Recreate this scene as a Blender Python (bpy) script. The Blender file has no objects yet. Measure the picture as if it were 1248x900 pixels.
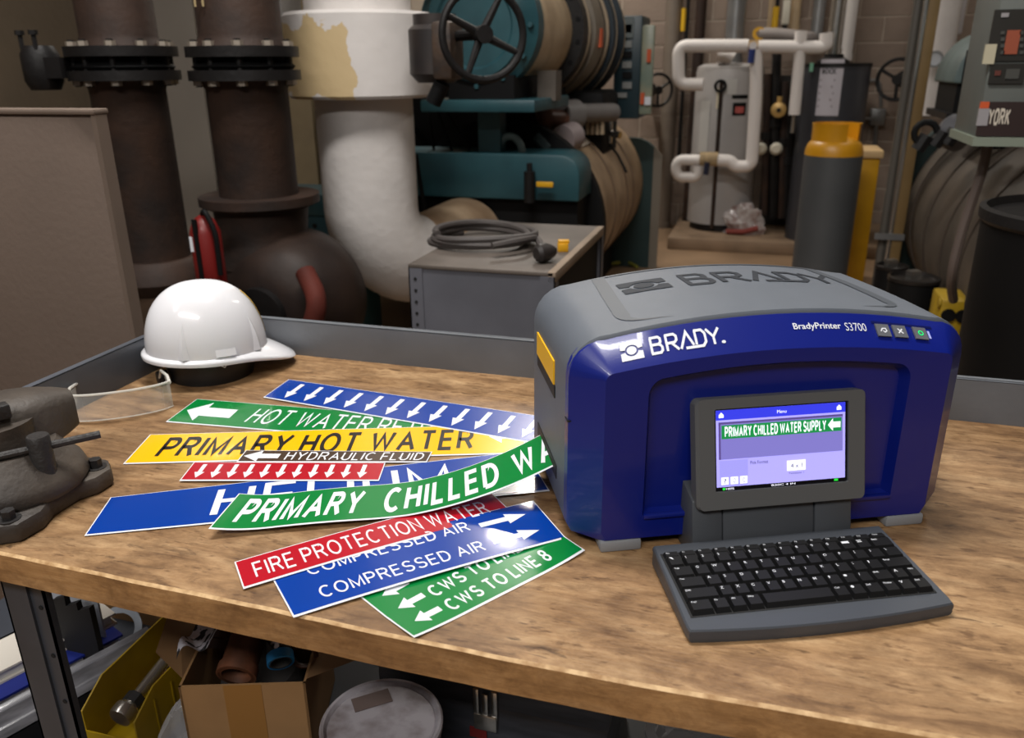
import bpy, bmesh, math, random
from mathutils import Vector, Matrix
random.seed(7)
PI = math.pi
# ------------------------------------------------------------------ camera, world, light, exposure
scene = bpy.context.scene
COL = scene.collection
BH = 0.88                                   # height of the bench top above the floor
FPX, PITCH, ROLL, YAW, CH = 987.75, 0.35750, -0.010361, -0.297125, 0.5612 + BH
fw = Vector((math.sin(YAW)*math.cos(PITCH), math.cos(YAW)*math.cos(PITCH), -math.sin(PITCH)))
rt = fw.cross(Vector((0, 0, 1))).normalized(); up = rt.cross(fw)
rt, up = rt*math.cos(ROLL)+up*math.sin(ROLL), -rt*math.sin(ROLL)+up*math.cos(ROLL)
CAM = Vector((0, 0, CH))
cd = bpy.data.cameras.new('camera'); cam = bpy.data.objects.new('camera', cd); COL.objects.link(cam)
cd.sensor_fit = 'HORIZONTAL'; cd.sensor_width = 36.0; cd.lens = FPX/1248*36.0
cd.clip_start = 0.05; cd.clip_end = 60
M = Matrix((rt, up, -fw)).transposed().to_4x4(); M.translation = CAM; cam.matrix_world = M
cd.dof.use_dof = True; cd.dof.focus_distance = 1.12; cd.dof.aperture_fstop = 5.6
scene.camera = cam
w = bpy.data.worlds.new('world'); scene.world = w; w.use_nodes = True
w.node_tree.nodes['Background'].inputs[0].default_value = (0.93, 0.96, 1.0, 1)
w.node_tree.nodes['Background'].inputs[1].default_value = 0.06
def area(name, loc, sx, sy, energy, color=(1, 1, 1), rot=(0, 0, 0)):
    l = bpy.data.lights.new(name, 'AREA'); l.shape = 'RECTANGLE'; l.size = sx; l.size_y = sy
    l.energy = energy; l.color = color
    o = bpy.data.objects.new(name, l); COL.objects.link(o); o.location = loc; o.rotation_euler = rot
    return o
CEIL = 4.3
area('ceiling_strip_light', (-1.85, 6.85, CEIL-.1), 0.26, 1.7, 66, (1, .95, .87))
area('ceiling_strip_light', (1.6, 5.6, CEIL-.1), 0.3, 2.4, 18, (1, .95, .87))
area('ceiling_strip_light', (-0.75, 1.35, CEIL-.1), 1.6, 0.35, 84, (1, .97, .93))
area('ceiling_strip_light', (-0.3, -2.3, CEIL-.1), 3.0, 0.5, 120, (1, .97, .93))  # added lamp behind the camera, set forward to brighten under the bench
area('ceiling_strip_light', (-2.6, -0.4, CEIL-.1), 0.4, 2.4, 22, (1, .97, .93))
vs = scene.view_settings
vs.view_transform = 'Standard'; vs.look = 'None'; vs.gamma = 1.0; vs.use_curve_mapping = False
vs.exposure = 0.55

# ------------------------------------------------------------------ pixel helpers (1248 x 900 frame)
def ray(x, y): return fw*FPX + rt*(x-624) + up*(450-y)
def PZ(x, y, z):
    d = ray(x, y); return CAM + d*((z-CH)/d.z)
def PY(x, y, Y):
    d = ray(x, y); return CAM + d*(Y/d.y)

# ------------------------------------------------------------------ materials
MATS = {}
def srgb(c):
    return tuple(((v/255)/12.92 if v/255 <= .04045 else ((v/255+.055)/1.055)**2.4) for v in c)
def mat(name, rgb, rough=.5, metal=0, var=0, vscale=8, rgb2=None, bump=0, bscale=60, emit=0, spec=.5, coat=0, stretch=None, rnd=0, detail=5, lo=.35, hi=.65):
    if name in MATS: return MATS[name]
    m = bpy.data.materials.new(name); m.use_nodes = True
    nt = m.node_tree; N = nt.nodes; L = nt.links; b = N['Principled BSDF']
    c = srgb(rgb)+(1,)
    b.inputs['Base Color'].default_value = c; b.inputs['Roughness'].default_value = rough
    b.inputs['Metallic'].default_value = metal; b.inputs['Specular IOR Level'].default_value = spec
    b.inputs['Coat Weight'].default_value = coat; b.inputs['Coat Roughness'].default_value = .06
    if emit:
        b.inputs['Emission Color'].default_value = c; b.inputs['Emission Strength'].default_value = emit
    co = None
    if var or rgb2 or bump or rnd:
        tc = N.new('ShaderNodeTexCoord'); co = tc.outputs['Object']
        if stretch:
            mp = N.new('ShaderNodeMapping'); mp.inputs['Scale'].default_value = stretch; L.new(co, mp.inputs[0]); co = mp.outputs[0]
    if var or rgb2:
        nz = N.new('ShaderNodeTexNoise'); nz.inputs['Scale'].default_value = vscale; nz.inputs['Detail'].default_value = detail; L.new(co, nz.inputs['Vector'])
        rp = N.new('ShaderNodeValToRGB'); rp.color_ramp.elements[0].position = lo; rp.color_ramp.elements[1].position = hi
        if rgb2: c2 = srgb(rgb2)+(1,)
        else:
            c2 = tuple(max(0, v*(1-var)) for v in c[:3])+(1,)
        rp.color_ramp.elements[0].color = c; rp.color_ramp.elements[1].color = c2
        L.new(nz.outputs['Fac'], rp.inputs[0]); out = rp.outputs[0]
        if rnd:
            oi = N.new('ShaderNodeObjectInfo'); mr = N.new('ShaderNodeMapRange'); mr.inputs[3].default_value = 1-rnd; mr.inputs[4].default_value = 1+rnd
            L.new(oi.outputs['Random'], mr.inputs[0])
            mx = N.new('ShaderNodeMix'); mx.data_type = 'RGBA'; mx.blend_type = 'MULTIPLY'; mx.inputs[0].default_value = 1
            L.new(out, mx.inputs[6]); L.new(mr.outputs[0], mx.inputs[7]); out = mx.outputs[2]
        L.new(out, b.inputs['Base Color'])
    if bump:
        n2 = N.new('ShaderNodeTexNoise'); n2.inputs['Scale'].default_value = bscale; n2.inputs['Detail'].default_value = 4; L.new(co, n2.inputs['Vector'])
        bp = N.new('ShaderNodeBump'); bp.inputs['Strength'].default_value = bump; bp.inputs['Distance'].default_value = .01
        L.new(n2.outputs['Fac'], bp.inputs['Height']); L.new(bp.outputs[0], b.inputs['Normal'])
    MATS[name] = m
    return m
def clear_plastic(name, rgb=(235, 240, 240), rough=.05, amount=.12):
    if name in MATS: return MATS[name]
    m = bpy.data.materials.new(name); m.use_nodes = True; nt = m.node_tree; N = nt.nodes; L = nt.links
    b = N['Principled BSDF']; b.inputs['Base Color'].default_value = srgb(rgb)+(1,); b.inputs['Roughness'].default_value = rough
    tr = N.new('ShaderNodeBsdfTransparent'); mx = N.new('ShaderNodeMixShader')
    lw = N.new('ShaderNodeLayerWeight'); lw.inputs[0].default_value = .35
    mr = N.new('ShaderNodeMapRange'); mr.inputs[3].default_value = amount; mr.inputs[4].default_value = .75
    L.new(lw.outputs['Facing'], mr.inputs[0]); L.new(mr.outputs[0], mx.inputs[0])
    L.new(tr.outputs[0], mx.inputs[1]); L.new(b.outputs[0], mx.inputs[2]); L.new(mx.outputs[0], N['Material Output'].inputs[0])
    MATS[name] = m
    return m

# wood of the bench top: long grain streaks, small dark scuffs
def wood(name, base, dark, light, scuffs=True):
    m = bpy.data.materials.new(name); m.use_nodes = True; nt = m.node_tree; N = nt.nodes; L = nt.links; b = N['Principled BSDF']
    tc = N.new('ShaderNodeTexCoord')
    def noise(scale, st, det=6, rough=.6, dist=0):
        mp = N.new('ShaderNodeMapping'); mp.inputs['Scale'].default_value = st; L.new(tc.outputs['Object'], mp.inputs[0])
        n = N.new('ShaderNodeTexNoise'); n.inputs['Scale'].default_value = scale; n.inputs['Detail'].default_value = det
        n.inputs['Roughness'].default_value = rough; n.inputs['Distortion'].default_value = dist
        L.new(mp.outputs[0], n.inputs['Vector']); return n.outputs['Fac']
    def ramp(fac, stops):
        r = N.new('ShaderNodeValToRGB'); e = r.color_ramp.elements
        while len(e) < len(stops): e.new(.5)
        for i, (p, c) in enumerate(stops): e[i].position = p; e[i].color = c if len(c) == 4 else c+(1,)
        L.new(fac, r.inputs[0]); return r.outputs[0]
    def mul(a, bb, f=1):
        x = N.new('ShaderNodeMix'); x.data_type = 'RGBA'; x.blend_type = 'MULTIPLY'; x.inputs[0].default_value = f
        L.new(a, x.inputs[6]); L.new(bb, x.inputs[7]); return x.outputs[2]
    A, D, Li = srgb(base), srgb(dark), srgb(light)
    c = ramp(noise(6, (1.0, 4.2, 4.2), 9, .68, .9), [(.30, D), (.49, A), (.70, Li)])
    c = mul(c, ramp(noise(2.6, (1, 1.5, 1.5), 5, .6, .4), [(.34, (.46, .40, .35)), (.60, (1, 1, 1))]), .75)
    c = mul(c, ramp(noise(3.5, (.7, 22, 22), 6, .7), [(.33, (.50, .44, .38)), (.58, (1, 1, 1))]), .42)
    c = mul(c, ramp(noise(34, (.7, 1.5, 1), 6, .75, .5), [(.36, (.50, .44, .38)), (.56, (1, 1, 1))]), .6)
    c = mul(c, ramp(noise(13, (1, 1.6, 1.6), 6, .7, .3), [(.36, (.50, .45, .40)), (.56, (1, 1, 1))]), .6)
    if scuffs:
        c = mul(c, ramp(noise(22, (.8, 3.0, 1), 5, .6, .8), [(.62, (1, 1, 1)), (.70, (.22, .18, .15))]), .8)
        c = mul(c, ramp(noise(70, (.5, 1.6, 1), 3, .6), [(.60, (1, 1, 1)), (.70, (.42, .35, .29))]), .8)
    L.new(c, b.inputs['Base Color'])
    b.inputs['Roughness'].default_value = .42
    rr = N.new('ShaderNodeMapRange'); rr.inputs[3].default_value = .36; rr.inputs[4].default_value = .62
    L.new(noise(9, (1, 2, 1), 4), rr.inputs[0]); L.new(rr.outputs[0], b.inputs['Roughness'])
    bp = N.new('ShaderNodeBump'); bp.inputs['Strength'].default_value = .25; bp.inputs['Distance'].default_value = .003
    L.new(noise(30, (1, 8, 8), 4), bp.inputs['Height']); L.new(bp.outputs[0], b.inputs['Normal'])
    MATS[name] = m
    return m

# ------------------------------------------------------------------ mesh builder and object helpers
ROOTS = {}
class MB:
    def __init__(s): s.v = []; s.f = []
    def add(s, vs, fs):
        n = len(s.v); s.v += [Vector(v) for v in vs]; s.f += [tuple(i+n for i in f) for f in fs]; return s
    def box(s, c, d, rz=0, R=None):
        c = Vector(c); x, y, z = d[0]/2, d[1]/2, d[2]/2
        R = R or Matrix.Rotation(rz, 3, 'Z')
        vs = [c+R@Vector(p) for p in ((-x,-y,-z),(x,-y,-z),(x,y,-z),(-x,y,-z),(-x,-y,z),(x,-y,z),(x,y,z),(-x,y,z))]
        return s.add(vs, [(0,3,2,1),(4,5,6,7),(0,1,5,4),(1,2,6,5),(2,3,7,6),(3,0,4,7)])
    def bb(s, a, b): return s.box([(a[i]+b[i])/2 for i in range(3)], [abs(b[i]-a[i]) for i in range(3)])
    def lathe(s, p, axis, prof, n=24, a0=0, a1=2*PI):
        """prof: (radius, height along axis)"""
        p = Vector(p); ax = Vector(axis).normalized()
        q = Vector((0,0,1)) if abs(ax.z) < .9 else Vector((1,0,0))
        e1 = ax.cross(q).normalized(); e2 = ax.cross(e1)
        full = abs(a1-a0-2*PI) < 1e-6; m = n if full else n+1
        vs = []
        for r, hh in prof:
            for i in range(m):
                a = a0+(a1-a0)*i/n; vs.append(p+ax*hh+(e1*math.cos(a)+e2*math.sin(a))*r)
        fs = []
        for j in range(len(prof)-1):
            for i in range(n):
                k = (i+1) % m; fs.append((j*m+i, j*m+k, (j+1)*m+k, (j+1)*m+i))
        return s.add(vs, fs)
    def cyl(s, a, b, r, r2=None, n=16):
        a = Vector(a); b = Vector(b); hh = (b-a).length; r2 = r if r2 is None else r2
        return s.lathe(a, b-a, [(0, 0), (r, 0), (r2, hh), (0, hh)], n)
    def tube(s, pts, r, n=10, closed=False, cap=True):
        pts = [Vector(p) for p in pts]; m = len(pts); vs = []; nrm = None
        for i, p in enumerate(pts):
            a = pts[i-1] if (i > 0 or closed) else pts[i]; b = pts[(i+1) % m] if (i < m-1 or closed) else pts[i]
            t = (b-a).normalized()
            if nrm is None:
                q = Vector((0,0,1)) if abs(t.z) < .9 else Vector((1,0,0)); nrm = (q-t*q.dot(t)).normalized()
            else: nrm = (nrm-t*nrm.dot(t)).normalized()
            bn = t.cross(nrm); rr = r[i] if isinstance(r, (list, tuple)) else r
            for k in range(n):
                an = 2*PI*k/n; vs.append(p+(nrm*math.cos(an)+bn*math.sin(an))*rr)
        fs = []
        for i in range(m if closed else m-1):
            j = (i+1) % m
            for k in range(n):
                l = (k+1) % n; fs.append((i*n+k, i*n+l, j*n+l, j*n+k))
        if cap and not closed: fs += [tuple(range(n))[::-1], tuple((m-1)*n+k for k in range(n))]
        return s.add(vs, fs)
    def prism(s, poly, o, ex, ey, ez):
        """poly 2D in (ex, ey) from o, extruded by vector ez"""
        o = Vector(o); ex = Vector(ex); ey = Vector(ey); ez = Vector(ez); n = len(poly)
        vs = [o+ex*x+ey*y for x, y in poly]; vs += [v+ez for v in vs]
        return s.add(vs, [tuple(range(n))[::-1], tuple(range(n, 2*n))]+[(i, (i+1) % n, n+(i+1) % n, n+i) for i in range(n)])
    def grid(s, fn, nu, nv, cu=False):
        mu = nu if cu else nu+1
        vs = [fn(i/nu, j/nv) for j in range(nv+1) for i in range(mu)]
        fs = [(j*mu+i, j*mu+(i+1) % mu, (j+1)*mu+(i+1) % mu, (j+1)*mu+i) for j in range(nv) for i in range(nu)]
        return s.add(vs, fs)
    def build(s, name, material, parent=None, bevel=0, smooth=35, local=False, seg=2, solid=0):
        vs = s.v
        root = parent
        while root is not None and root.parent is not None: root = root.parent
        if root is not None and not local:
            loc, rz = ROOTS.get(root, (Vector(), 0)); R = Matrix.Rotation(-rz, 3, 'Z'); vs = [R@(v-loc) for v in vs]
        me = bpy.data.meshes.new(name); me.from_pydata([tuple(v) for v in vs], [], s.f); me.update()
        bm = bmesh.new(); bm.from_mesh(me)
        bmesh.ops.remove_doubles(bm, verts=bm.verts, dist=1e-6)
        bmesh.ops.recalc_face_normals(bm, faces=bm.faces)
        if bevel:
            es = [e for e in bm.edges if len(e.link_faces) == 2 and e.calc_face_angle(0) > .6]
            bmesh.ops.bevel(bm, geom=es, offset=bevel, segments=seg, affect='EDGES', clamp_overlap=True, profile=.5)
        if name.endswith(('lettering', 'legend', 'symbol', 'mark')):
            # crossing strokes lie a hair above one another, like layers of ink
            seen = set(); k = 0
            for v0 in bm.verts:
                if v0 in seen: continue
                isl = [v0]; seen.add(v0); i = 0
                while i < len(isl):
                    for e in isl[i].link_edges:
                        q = e.other_vert(isl[i])
                        if q not in seen: seen.add(q); isl.append(q)
                    i += 1
                if not v0.link_faces: continue
                n = v0.link_faces[0].normal.copy()
                if n.dot(Vector((0, -.3, 1))) < 0: n = -n
                for v in isl: v.co += n*(4e-5*(k % 5))
                k += 1
        bm.to_mesh(me); bm.free()
        if smooth:
            me.shade_smooth(); me.set_sharp_from_angle(angle=math.radians(smooth))
        if material: me.materials.append(material)
        o = bpy.data.objects.new(name, me); COL.objects.link(o)
        if parent is not None: o.parent = parent
        return o
def thing(name, label, cat, loc=(0,0,0), rz=0, group=None):
    o = bpy.data.objects.new(name, None); COL.objects.link(o); o.location = loc; o.rotation_euler = (0, 0, rz)
    o.empty_display_size = .05
    o['label'] = label; o['category'] = cat
    if group: o['group'] = group
    ROOTS[o] = (Vector(loc), rz)
    return o
def tag(o, label, cat, group=None):
    o['label'] = label; o['category'] = cat
    if group: o['group'] = group
    return o
def struct(o): o['kind'] = 'structure'; return o
def arc(c, r, a0, a1, n=8): return [(c[0]+r*math.cos(a0+(a1-a0)*i/n), c[1]+r*math.sin(a0+(a1-a0)*i/n)) for i in range(n+1)]
def rrect(x0, y0, x1, y1, r, n=5):
    return (arc((x1-r, y0+r), r, -PI/2, 0, n)+arc((x1-r, y1-r), r, 0, PI/2, n)+arc((x0+r, y1-r), r, PI/2, PI, n)+arc((x0+r, y0+r), r, PI, 1.5*PI, n))
def bend(pts, r, n=7):
    """round the corners of a 3D polyline"""
    pts = [Vector(p) for p in pts]; out = [pts[0]]
    for i in range(1, len(pts)-1):
        a, b, c = pts[i-1], pts[i], pts[i+1]; rr = min(r, (a-b).length*.48, (c-b).length*.48)
        p = b+(a-b).normalized()*rr; q = b+(c-b).normalized()*rr
        for k in range(n+1):
            t = k/n; out.append(p*(1-t)**2+b*2*t*(1-t)+q*t*t)
    return out+[pts[-1]]

# ------------------------------------------------------------------ text (built-in font, turned to flat mesh)
TXT = {}
def text2d(s, bold=0, cuts=0):
    """2D triangles of the words, normalised to width 1, height 1 (returns verts, faces)"""
    key = (s, bold)
    if key not in TXT:
        cu = bpy.data.curves.new('t', 'FONT'); cu.body = s; cu.offset = bold; cu.resolution_u = 3; cu.fill_mode = 'FRONT'
        o = bpy.data.objects.new('t', cu); COL.objects.link(o)
        dg = bpy.context.evaluated_depsgraph_get(); me = bpy.data.meshes.new_from_object(o.evaluated_get(dg))
        vs = [(v.co.x, v.co.y) for v in me.vertices]; fs = [tuple(p.vertices) for p in me.polygons]
        bpy.data.objects.remove(o); bpy.data.curves.remove(cu); bpy.data.meshes.remove(me)
        x0 = min(v[0] for v in vs); x1 = max(v[0] for v in vs); y0 = min(v[1] for v in vs); y1 = max(v[1] for v in vs)
        TXT[key] = ([((x-x0)/(x1-x0), (y-y0)/(y1-y0)) for x, y in vs], fs, (x1-x0)/(y1-y0))
    return TXT[key]
def cut2d(vs, fs, n):
    """slice 2D faces by n vertical lines so that they can bend"""
    bm = bmesh.new(); bv = [bm.verts.new((x, y, 0)) for x, y in vs]
    for f in fs:
        try: bm.faces.new([bv[i] for i in f])
        except ValueError: pass
    x0 = min(v[0] for v in vs); x1 = max(v[0] for v in vs)
    for k in range(1, n):
        bmesh.ops.bisect_plane(bm, geom=bm.verts[:]+bm.edges[:]+bm.faces[:], plane_co=(x0+(x1-x0)*k/n, 0, 0), plane_no=(1, 0, 0))
    bm.verts.index_update()
    r = ([(v.co.x, v.co.y) for v in bm.verts], [tuple(v.index for v in f.verts) for f in bm.faces]); bm.free()
    return r
def strokes(lines, wd):
    """thick polylines in 2D -> verts, faces"""
    vs = []; fs = []
    for ln in lines:
        m = len(ln); L_ = []; R_ = []
        for i in range(m):
            p = Vector(ln[i]); a = Vector(ln[max(i-1, 0)]); b = Vector(ln[min(i+1, m-1)])
            d1 = (p-a).normalized() if i > 0 else (b-p).normalized(); d2 = (b-p).normalized() if i < m-1 else d1
            n1 = Vector((-d1.y, d1.x)); n2 = Vector((-d2.y, d2.x)); nn = (n1+n2)
            nn = nn.normalized() if nn.length > 1e-4 else n1
            k = wd/2/max(.35, nn.dot(n1)); L_.append(p+nn*k); R_.append(p-nn*k)
        n0 = len(vs); vs += [tuple(q) for q in L_+R_]
        fs += [(n0+i, n0+m+i, n0+m+i+1, n0+i+1) for i in range(m-1)]
    return vs, fs
# plain grotesque capitals drawn as strokes: (width, polylines) on a unit-high cell
def _a(cx, cy, rx, ry, a0, a1, n=10): return [(cx+rx*math.cos(math.radians(a0+(a1-a0)*i/n)), cy+ry*math.sin(math.radians(a0+(a1-a0)*i/n))) for i in range(n+1)]
GL = {
 'A': (.72, [[(0,0),(.36,1),(.72,0)], [(.13,.34),(.59,.34)]]), 'B': (.60, [[(0,0),(0,1),(.34,1)]+_a(.34,.76,.22,.24,90,-90)+[(0,.52)], [(.34,.52)]+_a(.36,.26,.24,.26,90,-90)+[(0,0)]]),
 'C': (.68, [_a(.36,.5,.36,.5,50,310,16)]), 'D': (.64, [[(0,0),(0,1),(.26,1)]+_a(.26,.5,.38,.5,90,-90,14)+[(0,0)]]),
 'E': (.54, [[(.54,1),(0,1),(0,0),(.54,0)], [(0,.52),(.50,.52)]]), 'F': (.50, [[(.50,1),(0,1),(0,0)], [(0,.50),(.45,.50)]]),
 'G': (.72, [_a(.37,.5,.37,.5,50,330,16)+[(.72,.45),(.42,.45)]]), 'H': (.60, [[(0,0),(0,1)], [(.60,0),(.60,1)], [(0,.52),(.60,.52)]]), 'I': (.0, [[(0,0),(0,1)]]),
 'K': (.62, [[(0,0),(0,1)], [(.60,1),(0,.38)], [(.20,.58),(.62,0)]]), 'L': (.48, [[(0,1),(0,0),(.48,0)]]), 'M': (.74, [[(0,0),(0,1),(.37,.05),(.74,1),(.74,0)]]), 'N': (.60, [[(0,0),(0,1),(.60,0),(.60,1)]]),
 'O': (.76, [_a(.38,.5,.38,.5,0,360,24)]), 'P': (.58, [[(0,0),(0,1),(.34,1)]+_a(.34,.73,.24,.27,90,-90)+[(0,.46)]]), 'R': (.62, [[(0,0),(0,1),(.36,1)]+_a(.36,.75,.23,.25,90,-90)+[(0,.50)], [(.34,.50),(.62,0)]]),
 'S': (.60, [_a(.30,.745,.27,.255,25,270,12)+_a(.30,.255,.30,.255,90,-155,12)]), 'T': (.62, [[(0,1),(.62,1)], [(.31,1),(.31,0)]]), 'U': (.60, [[(0,1),(0,.30)]+_a(.30,.30,.30,.30,180,360,12)+[(.60,1)]]),
 'V': (.68, [[(0,1),(.34,0),(.68,1)]]), 'W': (1.0, [[(0,1),(.25,0),(.50,.95),(.75,0),(1,1)]]), 'Y': (.68, [[(0,1),(.34,.46),(.68,1)], [(.34,.46),(.34,0)]]),
 '8': (.52, [_a(.26,.76,.23,.24,0,360,16), _a(.26,.26,.26,.26,0,360,16)]),
}
def caps2d(s, wt):
    key = ('caps', s, wt)
    if key not in TXT:
        lines = []; x = 0; gap = .17+wt
        for ch in s:
            if ch == ' ': x += .34; continue
            wd, ln = GL[ch]; lines += [[(px+x, py) for px, py in l] for l in ln]; x += wd+gap
        vs, fs = strokes(lines, wt)
        x0 = min(v[0] for v in vs); x1 = max(v[0] for v in vs); y0, y1 = -wt/2, 1+wt/2
        TXT[key] = ([((a-x0)/(x1-x0), min(1, max(0, (b-y0)/(y1-y0)))) for a, b in vs], fs, (x1-x0)/(y1-y0))
    return TXT[key]

# ------------------------------------------------------------------ the room
m_floor = mat('floor_concrete', (150, 122, 94), .55, var=.35, vscale=1.6, bump=.1, bscale=25)
m_mortar = mat('mortar', (196, 182, 166), .9, var=.12, vscale=9)
m_block = mat('painted_block', (150, 132, 118), .75, var=.16, vscale=7, bump=.35, bscale=55, rnd=.07)
m_brownwall = mat('brown_wall', (90, 76, 58), .85, var=.2, vscale=2.5, bump=.2, bscale=30)
WY = 7.9
struct(MB().bb((-7, -3.5, -.1), (5, WY+.2, 0)).build('floor', m_floor))
wb = struct(MB().bb((-7, WY, 0), (5, WY+.2, CEIL)).build('wall_back', m_mortar))
blk = None
for r in range(11):
    for k in range(10):
        x = -1.75+k*.4+(.2 if r % 2 else 0); z = .1+r*.2
        if blk is None:
            blk = MB().box((0, 0, 0), (.39, .024, .19)).build('block', m_block, None, bevel=.004, seg=1, smooth=0); o = blk
        else: o = blk.copy(); COL.objects.link(o)
        o.parent = wb; o.location = (x, WY+.006, z)
struct(MB().bb((-3.6, 1.6, 0), (-3.4, WY, CEIL)).build('wall_left', m_brownwall))
struct(MB().bb((-7, -3.5, CEIL), (5, WY+.2, CEIL+.15)).build('ceiling', mat('ceiling_paint', (176, 170, 160), .9, var=.1)))
struct(MB().bb((4.8, -3.5, 0), (5, WY, CEIL)).build('wall_right', m_brownwall))

# ------------------------------------------------------------------ the workbench
m_wood = wood('bench_maple', (166, 131, 92), (122, 90, 58), (194, 161, 120))
m_woodedge = wood('bench_edge_maple_lit', (182, 138, 88), (150, 110, 66), (204, 162, 112), False)  # edge-face maple, colour lightened for the light falling from the front
m_gsteel = mat('grey_enamel', (112, 116, 122), .42, var=.22, vscale=6, bump=.05, bscale=80)
m_dsteel = mat('dark_blue_grey_steel', (58, 62, 70), .45, var=.3, vscale=7)
XL, XR, YF, YB = -1.1214, 1.15, .6384, 1.3984
bench = thing('workbench', 'long butcher-block workbench with grey steel back and end stops', 'workbench', (0, 1.0, 0))
fr = [(0,674),(150,706),(300,737),(450,769),(645,809),(775,834),(900,855),(1150,899)]
fe = [PZ(x, y, BH) for x, y in fr]
# the front edge is a little bowed and worn
front = [(XL, fe[0].y+.001)]+[(p.x, p.y) for p in fe]+[(.55, fe[-1].y-.006), (XR, fe[-1].y-.012)]
dense = []
for (xa, ya), (xb, yb_) in zip(front[:-1], front[1:]):
    nn = max(1, int((xb-xa)/.03))
    for i in range(nn):
        t = i/nn; dense.append((xa+(xb-xa)*t, ya+(yb_-ya)*t+random.uniform(-.0006, .0006)))
dense.append(front[-1])
top = MB().prism(dense+[(XR, YB+.01), (XL-.01, YB+.01)], (0, 0, BH-.044), (1,0,0), (0,1,0), (0, 0, .044))
def wear_build(mb):
    o = mb.build('worktop', m_wood, bench, smooth=0)
    me = o.data; me.materials.append(m_woodedge); me.materials.append(mat('worn_wood_edge', (214, 180, 134), .6, rgb2=(160, 122, 78), vscale=60))
    bm = bmesh.new(); bm.from_mesh(me)
    es = [e for e in bm.edges if all(v.co.z > BH-.001 for v in e.verts) and all(v.co.y < -.2 for v in e.verts) and len(e.link_faces) == 2 and e.calc_face_angle(0) > 1]
    r = bmesh.ops.bevel(bm, geom=es, offset=.0032, segments=1, affect='EDGES')
    for f in bm.faces:
        if abs(f.normal.z) < .3: f.material_index = 1
    for f in r['faces']: f.material_index = 2
    bm.to_mesh(me); bm.free()
wear_build(top)
HS = .0747
MB().bb((XL-.003, YB, BH-.05), (XR, YB+.0035, BH+HS)).bb((XL-.003, YB, BH+HS-.003), (XR, YB+.016, BH+HS)).build('back_stop', m_gsteel, bench, bevel=.001)
MB().bb((XL-.0035, YF+.18, BH-.05), (XL, YB, BH+HS)).bb((XL-.014, YF+.18, BH+HS-.003), (XL, YB, BH+HS)).build('end_stop', mat('end_stop_enamel', (84, 88, 96), .42, var=.22, vscale=6), bench, bevel=.001)
SHZ = .33
for lx, ly in ((-.908, .69), (-.908, 1.34), (1.0, .69), (1.0, 1.34)):
    b = MB(); sg = 1 if ly < 1 else -1
    b.bb((lx-.036, ly, 0), (lx+.036, ly+.003, BH-.044)).bb((lx-.036, ly, 0), (lx-.033, ly+sg*.03, BH-.044)).bb((lx+.033, ly, 0), (lx+.036, ly+sg*.012, BH-.044))
    b.bb((lx-.012, ly-.004, 0), (lx+.012, ly, BH-.044))
    leg = b.build('leg', m_dsteel, bench)
    if ly < 1:
        for hz in (.52, .6, .68, .76): MB().cyl((lx+.026, ly-.0012, hz), (lx+.026, ly+.001, hz), .0035, n=8).build('bolt_hole', mat('hole_black', (8, 8, 9), .9), leg)
MB().bb((-1.55, .72, SHZ-.02), (XR, 1.36, SHZ)).build('lower_shelf', m_dsteel, bench)

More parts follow.
